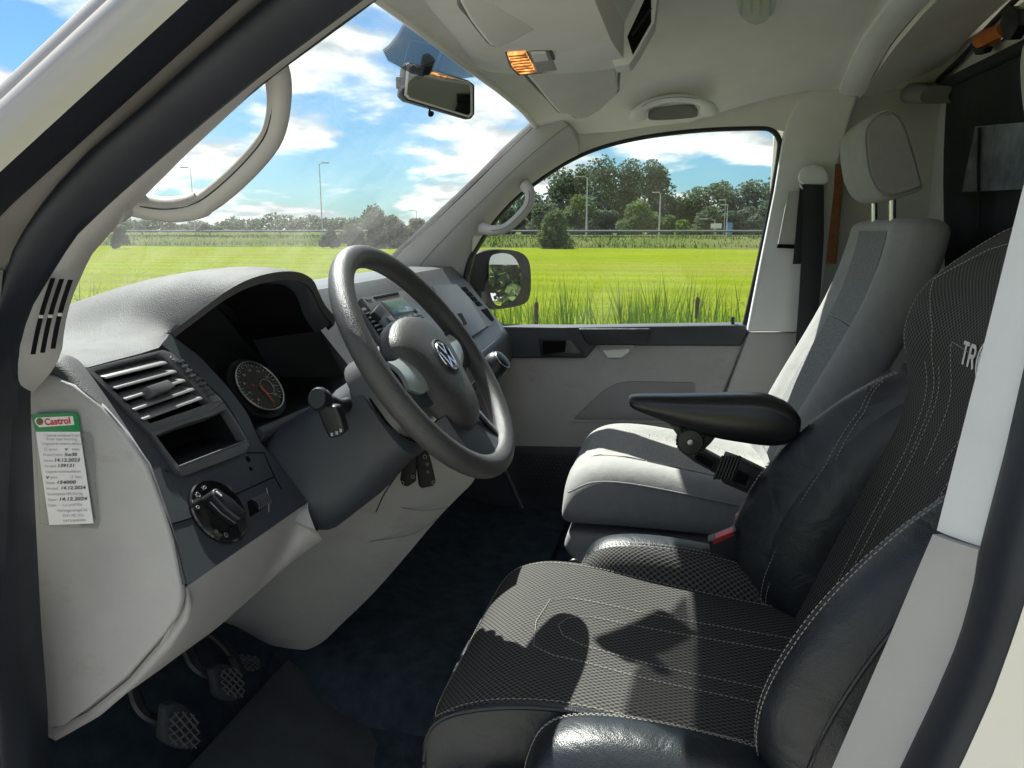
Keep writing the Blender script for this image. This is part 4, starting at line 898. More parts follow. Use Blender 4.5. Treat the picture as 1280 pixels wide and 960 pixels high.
# curtain on its rod with a see-through window panel
cu = thing('curtain', 'black cloth curtain with a clear window on the partition', 'curtain', Yp(1200, 300, YP+.03))
mb = MB(); mb.tube([Yp(1172, 110, YP+.03), Yp(1178, 107, YP+.03), Yp(1290, 54, YP+.03), Yp(1420, -10, YP+.03)], [.008, .013, .013, .013], 10); mb.build('rod_sleeve', 'curtain', cu)
rows = []
for i in range(14):
    f = i/13; r_ = []
    for j in range(40):
        g = j/39; x0 = 1184-3*math.sin(f*9)-8*f; px = x0+(1420-x0)*g; ytop = 107-(px-1178)*.474; p = Yp(px, ytop+4+(620-ytop)*f, YP+.028)
        p.y += .006*math.sin(j*1.1+f*1.5)*(.3+f) ; r_.append(p)
    rows.append(r_)
mb = MB(); mb.slab(rows, (0, -.002, 0)); mb.build('cloth', 'curtain', cu)
glass('curtain_film', (0.3, 0.36, 0.42), 0.11, 0.18)
MATS['film'] = mat('film', (0.16, 0.20, 0.25), 0.22, spec=0.8, var=0.5, vscale=14)  # blue grey colour imitates the reflection on the clear panel
mb = MB(); mb.ribbon([Yp(1219, 158, YP+.041), Yp(1202, 240, YP+.041)], [Yp(1290, 152, YP+.041), Yp(1290, 236, YP+.041)], (0, -.002, 0), 14, 9); mb.build('window_film', 'film', cu)
mb = MB(); mb.tube([Yp(1224, 160, YP+.044), Yp(1223, 210, YP+.044), Yp(1224, 285, YP+.044)], .0035, 6); mb.build('seam', 'curtain', cu)
# folding saw with an orange handle held on the wall
tl = thing('hand_tool', 'black tool with orange wooden handle hung high on the partition', 'tool', Yp(1240, 60, YP+.03))
mb = MB(); mb.ribbon([Yp(1216, 47, YP+.035), Yp(1230, 37, YP+.035), Yp(1248, 30, YP+.035)], [Yp(1222, 61, YP+.035), Yp(1236, 53, YP+.035), Yp(1252, 46, YP+.035)], (0, -.015, 0), 14, 7, .006, (0, 1, 0)); mb.build('handle', 'orange', tl)
mb = MB(); mb.prism([Yp(p[0], p[1], YP+.04) for p in ((1249, 30), (1252, 16), (1260, 8), (1271, 12), (1273, 32), (1262, 50), (1254, 50))], (0, -.02, 0)); mb.build('head', 'black_plastic', tl, bevel=.003)
mb = MB(); mb.prism([Yp(p[0], p[1], YP+.036) for p in ((1215, 50), (1222, 58), (1232, 58), (1228, 66), (1219, 69), (1214, 62))], (0, -.016, 0)); mb.build('pommel', 'black_plastic', tl, bevel=.003)
mb = MB(); lathe(mb, Yp(1255, 48, YP+.042), (0, 1, 0), [(.004, 0), (.004, .004), (.003, .005)], 12); mb.build('rivet', 'chrome', tl)

# near B pillar: trim pieces, rubber seal and body
nb = thing('pillar_trim', 'large pale grey trim of the near centre pillar at the right edge', 'pillar trim', side(1050, 960, -.80))
mb = MB(); mb.ribbon(L([(1400, -160), (1365, -60), (1318, 90), (1290, 190), (1262, 300), (1225, 450), (1197, 560), (1171, 663)], -.80, .1), L([(1480, -160), (1445, -60), (1390, 90), (1350, 200), (1318, 300), (1283, 445), (1257, 560), (1225, 683)], -.83, .1), (.02, -.05, 0), 30, 7, .0012, (-.7, .7, 0)); mb.build('upper_trim', 'light_trim', nb)
lowA = [(1166, 668), (1150, 705), (1110, 800), (1075, 880), (1040, 960), (985, 1090)]; lowB = [(1223, 687), (1216, 735), (1198, 800), (1168, 870), (1125, 960), (1060, 1090)]
mb = MB(); mb.ribbon(L(lowA, -.803), L(lowB, -.836), (.02, -.05, 0), 30, 7, .0015, (-.7, .7, 0)); mb.build('lower_trim', 'pillar_trim', nb)
sA = [(1480, -160), (1445, -60), (1390, 90), (1350, 200), (1318, 300), (1283, 445), (1257, 560), (1225, 685), (1216, 735), (1198, 800), (1168, 870), (1125, 960), (1060, 1090)]
sB = [(1580, -160), (1540, -60), (1480, 90), (1440, 220), (1400, 340), (1362, 460), (1330, 570), (1296, 690), (1284, 745), (1266, 800), (1240, 872), (1200, 960), (1130, 1090)]
mb = MB(); mb.ribbon(L(sA, -.838, .1), L(sB, -.885, .1), (.03, -.03, 0), 40, 11, .014, (-.85, .5, 0)); mb.build('rear_door_seal', 'rubber', van)
sC = [(p[0]+300, p[1]+20) for p in sB]
mb = MB(); mb.ribbon(L(sB, -.886, .1), L(sC, -.93, .1), (.04, -.01, 0), 40, 7, .0); mb.build('centre_pillar_skin', 'paint_body', van)
mb = MB(); mb.box((-.925, -.92, 1.14), (.03, 1.24, 1.38)); mb.build('rear_flank', 'paint_body', van)
mb = MB(); mb.tube(resample([Vector((-.74, .42, 1.70)), Vector((-.775, .20, 1.745)), Vector((-.79, -.2, 1.765)), Vector((-.80, -1.5, 1.77))], 24), .055, 12); mb.build('roof_side_rail', 'paint_body', van)
mb = MB(); mb.box((-.885, .78, .80), (.05, .30, .74)); mb.build('hinge_pillar', 'paint_body', van, bevel=.01)

# ================================================================== DASHBOARD
DA = Vector((0, .617, 1.225)); DB = Vector((0, .473, 1.02)); DN = Vector((0, -.205, .144)).normalized()
DX = Vector((1, 0, 0)); DU = DX.cross(-DN).normalized()
if DU.z < 0: DU = -DU
def dd(px, py, off=0.0): return atp(px, py, DA+DN*off, DN)
dash = thing('dashboard', 'dark grey van dashboard with light grey lower panels', 'dashboard', (-.1, .62, .75))
XE = -.776
Cv = [(44, 468), (67, 469), (94, 481), (128, 508), (158, 542), (185, 582), (205, 636), (217, 675), (228, 731)]
Lp = [(50, 454), (74, 444), (91, 446), (107, 460), (142, 512), (186, 588), (215, 660), (226, 700), (234, 732)]
cv3 = [atx(p[0], p[1], XE) for p in Cv]
lp3 = [atx(50, 454, -.765), atx(74, 444, -.75), atx(91, 446, -.73)] + [dd(*p) for p in Lp[3:]]
mb = MB(); mb.ribbon(resample(cv3, 36), resample(lp3, 36), (.03, .03, -.01), 36, 9, .010, (-.6, -.6, .5)); mb.build('end_roll', 'dash_grain', dash)
Rp = [(212, 417), (228, 428), (250, 446), (286, 485), (309, 516), (322, 535), (340, 560), (358, 590), (385, 628)]
# face with the vent: from the end roll to the instrument recess
mb = MB(); fo_ = (0, .03, -.02)
mb.ribbon([dd(*p) for p in ((190, 592), (202, 625), (215, 660), (226, 700), (234, 732))], [dd(*p) for p in ((325, 552), (336, 566), (348, 580), (363, 600), (385, 628))], fo_, 20, 9)
mb.ribbon([dd(*p) for p in ((203, 431), (245, 466), (281, 500), (301, 532), (312, 556))], [dd(*p) for p in ((212, 417), (250, 446), (286, 485), (309, 516), (325, 552))], fo_, 20, 5)
mb.ribbon([dd(*p) for p in ((107, 459), (123, 486), (142, 512), (164, 549), (190, 592))], [dd(*p) for p in ((109, 459), (128, 480), (152, 503), (190, 543), (226, 590))], fo_, 20, 5); mb.build('face', 'dash_smooth', dash)
# binnacle hood: from the arch forward to the windscreen
arch = [(212, 417), (234, 400), (258, 382), (283, 364), (309, 350), (335, 342), (361, 339), (379, 342), (392, 351), (399, 366), (407, 382), (420, 397)]
ax_ = [-.545, -.532, -.517, -.50, -.475, -.445, -.405, -.37, -.335, -.305, -.28, -.255]
a3 = [atx(p[0], p[1], x) for p, x in zip(arch, ax_)]
a3 = resample(a3, 32)
# hood and top in one skin: the rear edge runs over the vent, up and over the arch, then down again
E0 = [lp3[1], lp3[2], lp3[3]] + [dd(*p) for p in ((140, 451), (175, 442), (203, 433))]
E0 = polyres(E0, 26)[:-1] + a3
E0 = E0 + [Vector((-.235, a3[-1].y+.02, a3[-1].z-.012)), Vector((-.215, a3[-1].y+.05, 1.258))]
rows_ = []
for dy, dz, it in ((0, 0, 0), (.012, .003, 1), (.035, .006, 4), (.07, .008, 12), (.12, .006, 30), (.19, -.002, 60), (.29, -.026, 120), (.37, -.060, 200), (.43, -.095, 260)):
    P_ = [p.copy() for p in E0]
    for _ in range(it):
        Q_ = [p.copy() for p in P_]
        for k in range(1, len(P_)-1): Q_[k] = P_[k]*.5+(P_[k-1]+P_[k+1])*.25
        P_ = Q_
    rows_.append([p+Vector((0, dy, dz)) for p in P_])
rows = [resample([r[i] for r in rows_], 26) for i in range(len(E0))]
mb = MB(); mb.slab(rows, (0, .004, -.012)); mb.build('binnacle_hood', 'dash_grain', dash)
# lip of the hood and the dark recess with the instruments
inn = [(219, 419), (245, 403), (268, 385), (292, 368), (315, 357), (338, 352), (362, 351), (377, 355), (389, 367), (396, 388), (403, 402), (412, 414)]
i3 = resample([atx(p[0], p[1], x)+Vector((0, .018, 0)) for p, x in zip(inn, ax_)], 32)
mb = MB(); mb.ribbon(a3, i3, (0, .006, -.004), 32, 5, .003, (0, -1, 0)); mb.build('hood_lip', 'dash_smooth', dash)
low = [atx(430, 470, -.25), atx(425, 500, -.30), dd(388, 508), dd(355, 521), dd(322, 535), dd(309, 516), dd(286, 485), dd(250, 446), dd(228, 428)]
loop = i3 + low
cen = sum(loop, Vector())/len(loop)
deep = [cen+(p-cen)*.93+Vector((0, .055, -.010)) for p in loop]; deep2 = [cen+(p-cen)*.80+Vector((0, .10, -.02)) for p in loop]
mb = MB(); mb.grid([loop, deep, deep2], True); mb.build('recess_wall', 'recess', dash)
KC = sum(deep2, Vector())/len(deep2); KN = Vector((0, -.86, .51)).normalized()
mb = MB(); mb.add(deep2, [tuple(range(len(deep2)))]); mb.build('recess_back', 'recess', dash, smooth=False)
# instrument dial
cl = thing('instrument_cluster', 'dark instrument cluster with a chrome ringed dial behind the wheel', 'instrument cluster', KC)
gC = atx(324, 483, -.452); GN = Vector((-.10, -.80, .60)).normalized()
mb = MB(); gM = frame_of(GN); gx, gy = gM.col[0].copy(), gM.col[1].copy()
GR = .0395
mb.loft([circle(gC+GN*(-.02), GN, GR*1.3, 40), circle(gC-GN*.004, GN, GR*1.22, 40)]); mb.build('face_plate', 'recess', cl)
mb = MB(); mb.loft([circle(gC-GN*.003, GN, GR*1.0, 48), circle(gC+GN*.0, GN, GR, 48)]); dial = mb.build('dial', 'gloss_black', cl)
mb = MB(); mb.tube(circle(gC+GN*.002, GN, GR, 64), .0011, 8, closed=True, up=GN); mb.build('chrome_ring', 'dull_metal', cl)
mb = MB()
for i in range(33):
    a = R(225-270*i/32); r0 = GR*(.80 if i % 2 == 0 else .86); d = gx*math.cos(a)+gy*math.sin(a); s_ = gx*-math.sin(a)+gy*math.cos(a); w = .00045
    p, q = gC+d*r0+GN*.001, gC+d*GR*.93+GN*.001; mb.add([p-s_*w, p+s_*w, q+s_*w, q-s_*w], [(0, 1, 2, 3)])
for i in range(0, 17, 2):
    a = R(225-270*i/16); d = gx*math.cos(a)+gy*math.sin(a); add_text(mb, str(i*10+20), .0052, gC+d*GR*.66+GN*.001-gy*.0019, gx, gy, align='CENTER')
mb.build('scale', 'dial_print', dial, smooth=False)
mb = MB(); d = (gx*.18-gy).normalized(); mb.tube([gC+GN*.0025, gC+d*GR*.75+GN*.0025], [.0009, .0004], 6); mb.build('needle', 'red_needle', dial)
mb = MB(); add_text(mb, '8', .006, gC-gx*.012+gy*.002+GN*.001, gx, gy); mb.build('red_mark', 'red_needle', dial, smooth=False)
mb = MB(); mb.tube(circle(gC+gx*.013-gy*.004+GN*.0012, GN, GR*.30, 32), .0003, 5, closed=True, up=GN); mb.build('small_ring', 'dial_print', dial)
# bezel under the instruments
mb = MB(); mb.ribbon([dd(322, 535), dd(355, 521), dd(388, 507)], [dd(330, 548), dd(360, 534), dd(392, 520)], (0, .02, -.02), 12, 5, .004, DN); mb.build('lower_bezel', 'dash_smooth', dash)
mb = MB(); mb.prism([dd(p[0], p[1], .002) for p in ((349, 532), (384, 516), (386, 522), (362, 543), (354, 548))], -DN*.004); mb.build('shroud_slot', 'void', dash)
# air vent
av = thing('air_vent', 'slatted air vent with thumb wheel above the empty storage slot', 'air vent', dd(160, 500))
fo = [(106, 461), (205, 436), (215, 440), (275, 497), (308, 548), (312, 556), (306, 566), (232, 594), (222, 590), (190, 545)]
def ringmesh(mb, outer, inner, off0, off1, thick):
    n = len(outer); o0 = [dd(p[0], p[1], off1) for p in outer]; q0 = [dd(p[0], p[1], off1) for p in inner]; o1 = [p-DN*thick for p in o0]; q1 = [p-DN*thick for p in q0]
    mb.add(o0+q0+o1+q1, [f for i in range(n) for j in [(i+1) % n] for f in ((i, j, n+j, n+i), (j, i, 2*n+i, 2*n+j), (n+i, n+j, 3*n+j, 3*n+i))])
vo_ = [(107, 461), (150, 450), (203, 437), (214, 440), (245, 468), (280, 502), (262, 515), (225, 527), (188, 541), (147, 501)]
vi_ = [(118, 464), (155, 454), (198, 443), (203, 446), (235, 475), (262, 503), (252, 507), (220, 518), (188, 529), (152, 497)]
mb = MB(); ringmesh(mb, vo_, vi_, 0, .004, .012); mb.build('frame', 'dash_silverdark', av, bevel=.001)
mb = MB(); vb = [dd(p[0], p[1], -.026) for p in ((118, 464), (198, 443), (262, 503), (188, 529))]
mb.add(vb, [(0, 1, 2, 3)]); vt = [dd(p[0], p[1], .0) for p in ((118, 464), (198, 443), (262, 503), (188, 529))]
mb.add(vt+vb, [(0, 1, 5, 4), (1, 2, 6, 5), (2, 3, 7, 6), (3, 0, 4, 7)]); mb.build('duct', 'void', av, smooth=False)
sl = [((130, 471), (208, 452)), ((142, 484), (220, 463)), ((155, 498), (231, 474)), ((166, 511), (242, 485)), ((177, 523), (252, 496))]
for k, (a, b) in enumerate(sl):
    p, q = dd(a[0]+1, a[1], .007), dd(b[0], b[1], .007)
    mb = MB(); dn = Vector((0, .75, -.25)).normalized(); up = Vector((0, .15, .98))
    mb.prism([p, q, q+Vector((0, -.002, -.0025)), p+Vector((0, -.002, -.0025))], Vector((0, .019, .0025))); mb.build('slat', 'slat', av, bevel=.0008)
mb = MB(); c = dd(202, 487, .004)
mb.prism([dd(p[0], p[1], .015) for p in ((183, 483), (210, 474), (220, 482), (194, 493))], -DN*.014); mb.build('direction_tab', 'bezel', av, bevel=.0015)
mb = MB(); mb.prism([dd(p[0], p[1], .003) for p in ((207, 442), (215, 440), (278, 499), (268, 503), (240, 478))], -DN*.006); mb.build('wheel_slot', 'black_plastic', av, bevel=.001)
for k in range(2):
    c0, c1 = ((225, 452), (240, 470)) if k == 0 else ((248, 474), (262, 492))
    mb = MB()
    for i in range(4):
        f = i/3; x = c0[0]+(c1[0]-c0[0])*f; y = c0[1]+(c1[1]-c0[1])*f; mb.box(dd(x, y, .006), (.012, .003, .004), frame_of(DN, (1, 0, 0)) @ Matrix.Rotation(R(90), 3, 'Z'))
    mb.build('thumb_wheel', 'dash_silverdark', av)
mb = MB(); mb.tube(circle(dd(215.5, 447.5, .0048), DN, .0026, 16), .0004, 5, closed=True, up=DN); mb.build('symbol', 'dial_print', av)
mb = MB(); mb.prism([dd(p[0], p[1], .0055) for p in ((261, 494), (271, 493), (277, 500), (267, 503))], -DN*.003); mb.build('wheel_end', 'bezel', av, bevel=.0006)
# storage slot below the vent
so = [(188, 541), (225, 527), (262, 515), (280, 503), (300, 533), (312, 556), (306, 566), (270, 580), (232, 594), (222, 590)]
si = [(195, 544), (228, 531), (264, 520), (283, 511), (297, 533), (307, 551), (300, 555), (265, 567), (224, 583), (211, 566)]
ss = thing('storage_slot', 'empty dark rectangular storage slot below the air vent', 'storage slot', dd(250, 590))
mb = MB(); ringmesh(mb, so, si, 0, .004, .012); mb.build('frame', 'dash_silverdark', ss, bevel=.001)
mb = MB(); vt = [dd(p[0], p[1], .001) for p in ((195, 544), (283, 511), (307, 551), (224, 583))]; cc = sum(vt, Vector())/4; vb = [cc+(p-cc)*.94+Vector((0, .06, 0)) for p in vt]
mb.add(vt+vb, [(0, 1, 5, 4), (1, 2, 6, 5), (2, 3, 7, 6), (3, 0, 4, 7), (4, 5, 6, 7)]); mb.build('pocket', 'recess', ss, smooth=False)
mb = MB(); mb.tube([dd(224, 583, .0045), dd(265, 567, .0045), dd(307, 551, .0045)], .0011, 6); mb.build('chrome_edge', 'bezel', ss)
# switch panel: headlight knob, dimmer, small holes, seams
for pts in (((198, 628), (212, 655), (225, 652), (246, 645)), ((294, 618), (318, 607), (343, 596)), ((309, 566), (330, 566), (343, 596), (352, 612))):
    mb = MB(); mb.tube([dd(p[0], p[1], .0004) for p in pts], .0007, 5); mb.build('seam', 'void', dash)
hk = thing('headlight_switch', 'round black headlight switch on the dashboard left of the wheel', 'switch', dd(272, 640))
kc = dd(272, 640, .0); kr = (dd(268, 601)-dd(276, 680)).length*.5*.96
kM = frame_of(DN); kx, ky = kM.col[0].copy(), kM.col[1].copy()
mb = MB(); lathe(mb, kc, DN, [(kr, -.004), (kr, .003), (kr*.96, .0045), (kr*.9, .0035), (.001, .0035)], 48); mb.build('dial', 'gloss_black', hk)
ang = R(60)
ku = (kx*math.cos(R(112))+ky*math.sin(R(112))); kw = DN.cross(ku)
mb = MB()
pr = [kc+ku*a+kw*b for a, b in ((kr*.55, -kr*.17), (kr*.62, 0), (kr*.55, kr*.17), (0, kr*.25), (-kr*.52, kr*.20), (-kr*.60, 0), (-kr*.52, -kr*.20), (0, -kr*.25))]
mb.prism([p+DN*.020 for p in pr], -DN*.018); mb.build('knob', 'black_plastic', hk, bevel=.003, seg=3)
for s_ in (-1, 1):
    mb = MB(); mb.tube([kc+ku*kr*.45+kw*s_*kr*.24+DN*.012, kc+kw*s_*kr*.30+DN*.012, kc-ku*kr*.5+kw*s_*kr*.24+DN*.012], .0009, 6); mb.build('grip_edge', 'dull_metal', hk)
mb = MB(); mb.box(kc+ku*kr*.42+DN*.0205, (.0018, .008, .0012), Matrix((kw, ku, DN)).transposed()); mb.build('pointer', 'white_print', hk)
mb = MB()
for i, a in enumerate((150, 118, 88, 335, 215, 240)):
    d = kx*math.cos(R(a))+ky*math.sin(R(a)); c = kc+d*kr*.78+DN*.0042; mb.tube(circle(c, DN, .0022, 10, ry=.0028 if i % 2 else .0016), .00035, 4, closed=True, up=DN)
    if i in (1, 2, 3):
        for j in range(3): mb.tube([c-kx*.0048+ky*(j-1)*.0016, c-kx*.0028+ky*(j-1)*.0016], .0003, 4)
mb.build('symbols', 'dial_print', hk)
dm = thing('dimmer_wheel', 'small ribbed dimmer wheel right of the headlight switch', 'switch', dd(322, 628))
mb = MB(); mb.prism([dd(p[0], p[1], .0006) for p in ((309, 627), (331, 615), (335, 632), (313, 646))], -DN*.003); mb.build('slot', 'void', dm)
mb = MB(); a, b = dd(314, 634, -.0055), dd(331, 625, -.0055); mb.tube([a, b], .010, 20); mb.build('wheel', 'black_plastic', dm)
mb = MB()
for i in range(7):
    p = a.lerp(b, (i+.5)/7); mb.tube(circle(p, (b-a), .0102, 20, upv=(0, 1, .3)), .0005, 4, closed=True, up=(b-a))
mb.build('ribs', 'dash_silverdark', dm)
mb = MB(); mb.tube([dd(333, 610, .001), dd(336, 622, .001), dd(336, 640, .001)], .0006, 5); mb.build('mark', 'dial_print', dm)
for px, py, r_ in ((310, 574, .0042), (313.5, 586, .0030)):
    mb = MB(); lathe(mb, dd(px, py, 0), DN, [(r_, -.002), (r_, .0004), (.0005, .0004)], 16); mb.build('screw_hole', 'void', dash)
# end cover and the light lower panels
cov = cv3[1:] + [atx(p[0], p[1], XE) for p in ((229, 748), (224, 768), (205, 794), (160, 845), (110, 885), (82, 905), (66, 908), (58, 898), (50, 800), (40, 680), (34, 560), (33, 500), (37, 480))] + [cv3[0]]
mb = MB(); mb.prism([p+Vector((-.004, 0, 0)) for p in cov], (.010, 0, 0)); mb.build('end_cover', 'grey_trim', dash, bevel=.004, seg=3)
lpA = [(229, 733), (231, 752), (222, 775), (200, 803), (160, 850), (110, 890), (66, 912)]
lpB = [(236, 734), (241, 760), (236, 776), (215, 808), (175, 852), (125, 895), (70, 926)]
mb = MB(); mb.ribbon([atx(p[0], p[1], XE+.008) for p in lpA], [atx(p[0], p[1], XE+.012) for p in lpB], (.03, .02, 0), 30, 5, .004, (-.7, -.7, 0)); mb.build('end_lip', 'grey_trim', dash)
pB = atx(172, 857, -.752)
YB, ZB = pB.y, pB.z
ta = [dd(*p, -.001) for p in ((234, 733), (300, 687), (350, 652), (381, 624), (386, 640), (394, 662))]
tb = [atx(70, 926, -.765), pB, aty(230, 815, YB), aty(277, 780, YB-.005), aty(335, 728, YB-.03), aty(391, 676, YB-.05)]
ta = resample([atx(236, 734, -.764)]+[atx(243, 752, -.764)]*0+ta, 30); tb = resample(tb, 30)
mb = MB(); mb.ribbon(ta, tb, (.0, .03, .01), 30, 9, .014, (0, -.8, -.5)); mb.build('knee_panel', 'grey_trim', dash)
# centre lower panel under the column
XK = -.22
kr_ = [(590, 566), (594, 597), (572, 622), (548, 647), (505, 698), (465, 743), (430, 777), (398, 806), (365, 813), (315, 797), (277, 777)]
kl = [(505, 560), (492, 588), (478, 600), (462, 616), (440, 632), (420, 648), (400, 660), (385, 680), (350, 712), (315, 745), (277, 776)]
a = [atx(p[0], p[1], XK) for p in kr_]; b = [atx(p[0], p[1], XK-.03) for p in kl]
mb = MB(); mb.ribbon(resample(a, 40), resample(b, 40), (.16, .02, 0), 40, 9, .012, (-1, 0, 0)); mb.build('centre_panel', 'grey_trim', dash)
for pts in (((400, 681), (450, 678), (507, 670), (530, 660), (548, 647)), ((492, 600), (481, 615), (479, 624), (500, 634), (532, 638), (560, 634))):
    mb = MB(); mb.tube(resample([atx(p[0], p[1], XK-.0265) for p in pts], 20), .0008, 5); mb.build('seam', 'beam', dash)
mb = MB(); mb.box((.02, .80, .72), (.40, .36, .50)); mb.build('console_core', 'carpet', dash, bevel=.05)
# main body: centre and passenger side, one profile swept across
prof = [(1.06, 1.13), (.95, 1.215), (.80, 1.262), (.70, 1.268), (.655, 1.266), (.635, 1.256), (.56, 1.165), (.50, 1.095), (.475, 1.06), (.47, 1.0), (.50, .95), (.60, .88), (.75, .80)]
rows = []
for i in range(20):
    x = -.225+(.815+.225)*i/19; rows.append([Vector((x, y-.012*math.cos(i/19*3.1), z)) for y, z in [(q.y, q.z) for q in resample([Vector((0, a, b)) for a, b in prof], 40)]])
mb = MB(); mb.slab(rows, (0, .02, -.02)); mb.build('main_body', 'dash_silverdark', dash)
# face of the centre and passenger side
WA = Vector((0, .635, 1.256)); Wd = Vector((0, .50-.635, 1.095-1.256)).normalized(); WN = DX.cross(Wd).normalized()
if WN.z < 0: WN = -WN
def wf_(px, py, off=0.0): return atp(px, py, WA+WN*(off+.0125), WN)
rd = thing('car_radio', 'silver grey car radio with green grey display seen through the wheel', 'radio', wf_(498, 395))
mb = MB(); mb.prism([wf_(p[0], p[1], .008) for p in ((452, 372), (505, 363), (512, 369), (531, 396), (487, 408), (478, 407))], -WN*.015); mb.build('body', 'dash_silverdark', rd, bevel=.002)
mb = MB(); mb.prism([wf_(p[0], p[1], .0095) for p in ((477, 377), (503, 372), (519, 388), (492, 394))], -WN*.003); mb.build('bezel', 'bezel', rd, bevel=.0008)
mb = MB(); mb.prism([wf_(p[0], p[1], .0105) for p in ((480, 378), (502, 374), (515, 388), (493, 392))], -WN*.003); mb.build('display', 'radio_lcd', rd, bevel=.0006)
mb = MB(); mb.prism([wf_(p[0], p[1], .0095) for p in ((467, 371), (497, 365), (499, 367), (469, 373))], -WN*.003); mb.build('disc_slot', 'void', rd)
mb = MB(); mb.prism([wf_(p[0], p[1], .0095) for p in ((457, 373), (463, 371), (465, 374), (459, 375))], -WN*.003); mb.build('eject_button', 'bezel', rd)
for i in range(5):
    x = 497+i*6.0; y = 397-i*1.5
    mb = MB(); mb.prism([wf_(p[0], p[1], .0115) for p in ((x, y), (x+4.8, y-1.2), (x+7.4, y+1.8), (x+2.4, y+3.2))], -WN*.004); mb.build('button', 'bezel', rd, bevel=.0006)
mb = MB(); mb.prism([wf_(p[0], p[1], .0115) for p in ((484, 396), (489, 394), (494, 400), (489, 402))], -WN*.004); mb.build('button', 'bezel', rd, bevel=.0006)
mb = MB(); mb.prism([wf_(p[0], p[1], .0115) for p in ((518, 385), (521, 384), (527, 391), (524, 392))], -WN*.004); mb.build('button', 'bezel', rd, bevel=.0006)
ph = thing('phone_holder', 'small black square holder clipped beside the radio', 'holder', wf_(470, 395, .02))
mb = MB(); mb.prism([wf_(p[0], p[1], .035) for p in ((467, 389), (474, 380), (484, 389), (477, 399))], -WN*.012); mb.build('pad', 'black_plastic', ph, bevel=.002)
mb = MB(); mb.tube([wf_(475, 391, .03), wf_(472, 396, .01)], .006, 8); mb.build('arm', 'dull_metal', ph)
cvn = thing('air_vent', 'centre air vent half hidden by the wheel rim, left of the radio', 'air vent', wf_(475, 425))
mb = MB(); mb.prism([wf_(p[0], p[1], .004) for p in ((452, 385), (466, 381), (494, 420), (478, 430))], -WN*.010); mb.build('frame', 'dash_silverdark', cvn, bevel=.001)
mb = MB(); mb.prism([wf_(p[0], p[1], .0055) for p in ((455, 388), (463, 386), (487, 420), (478, 425))], -WN*.003); mb.build('duct', 'void', cvn)
for i in range(6):
    f = i/6; x = 458+22*f; y = 391+31*f; mb = MB(); mb.prism([wf_(p[0], p[1], .007) for p in ((x-1, y), (x+8, y-3), (x+9, y-1.5), (x, y+1.8))], -WN*.003); mb.build('slat', 'dash_silverdark', cvn)
mb = MB(); mb.tube([wf_(485, 419, .004), wf_(520, 409, .004)], .004, 8); mb.build('trim_bar', 'bezel', dash)
# passenger side: shelf vent, open slot, glove box seams
pv = thing('air_vent', 'small far air vent with dark slots beside the passenger door', 'air vent', wf_(592, 375))
for i in range(4):
    f = i/4; x = 577+22*f; y = 359+24*f; mb = MB(); mb.prism([wf_(p[0], p[1], .002) for p in ((x, y), (x+5.5, y-.5), (x+9.5, y+4.6), (x+4.2, y+5.2))], -WN*.003); mb.build('slot', 'void', pv)
mb = MB(); mb.prism([wf_(p[0], p[1], .002) for p in ((602, 387), (609, 385), (618, 400), (611, 403))], -WN*.003); mb.build('side_slot', 'void', pv)
gb = thing('glove_box', 'glove box lid of the far dashboard with a dark pull notch', 'glove box', wf_(600, 440))
mb = MB(); mb.prism([wf_(p[0], p[1], .003) for p in ((540, 357), (571, 355), (617, 405), (592, 421), (575, 410))], -WN*.006); mb.build('lid', 'dash_silverdark', gb, bevel=.002)
mb = MB(); mb.prism([wf_(p[0], p[1], .0045) for p in ((572, 392), (577, 391), (584, 404), (580, 407), (578, 405), (580, 404), (575, 395))], -WN*.003); mb.build('pull_notch', 'void', gb)
mb = MB(); mb.tube([wf_(588, 422, .004), wf_(610, 408, .004)], .0016, 6); mb.build('lid_gap', 'void', gb)
mb = MB(); mb.tube([wf_(602, 440, .002), wf_(626, 420, .002)], .0009, 6); mb.build('lower_seam', 'bezel', gb)

# ---- steering column, wheel, stalk, keys, gear lever
WC = Vector((-.409, .332, 1.197)); TL = R(35.3)
AXW = Vector((0, -math.cos(TL), math.sin(TL))); EX = Vector((1, 0, 0)); EY = AXW.cross(EX).normalized()
def wl(x, y, z=0.0): return WC+EX*x+EY*y+AXW*z
col = thing('steering_column', 'dark plastic steering column shroud with stalk', 'steering column', wl(0, -.05, -.20))
def rrect(cx, cy, w, h, z, p=3.2, k=28, sk=0.0):
    o = []
    for i in range(k):
        a = 2*math.pi*i/k; c, s_ = math.cos(a), math.sin(a); o.append(wl(cx+w*.5*math.copysign(abs(c)**(2/p), c), cy+h*.5*math.copysign(abs(s_)**(2/p), s_), z))
    return o
mb = MB(); mb.loft([rrect(-.008, -.038, .195, .165, -.24), rrect(-.008, -.038, .18, .155, -.17), rrect(-.004, -.032, .155, .14, -.11), rrect(0, -.03, .15, .14, -.078), rrect(0, -.03, .135, .125, -.072)]); mb.build('lower_shroud', 'dash_smooth', col)
mb = MB(); mb.loft([rrect(0, -.01, .145, .135, -.09), rrect(0, -.01, .14, .13, -.05), rrect(0, -.005, .115, .11, -.022), rrect(0, 0, .08, .08, -.018)]); mb.build('collar', 'dash_silverdark', col)
mb = MB(); mb.tube([wl(.0+.0726*math.cos(a), -.02+.07*math.sin(a), -.073) for a in [k*.2244 for k in range(28)]], .002, 6, closed=True, up=AXW); mb.build('shroud_seam', 'void', col)
stk = [atx(p[0], p[1], x) for p, x in (((440, 505), -.47), ((425, 508), -.50), ((412, 504), -.535), ((402, 500), -.56), ((396, 498), -.575))]
mb = MB(); mb.tube(resample(stk, 16), [.009]*6+[.0095]*4+[.0115, .0125, .0130, .0130, .0125, .0105], 14, flat=1.15); s_o = mb.build('stalk', 'black_plastic', col)
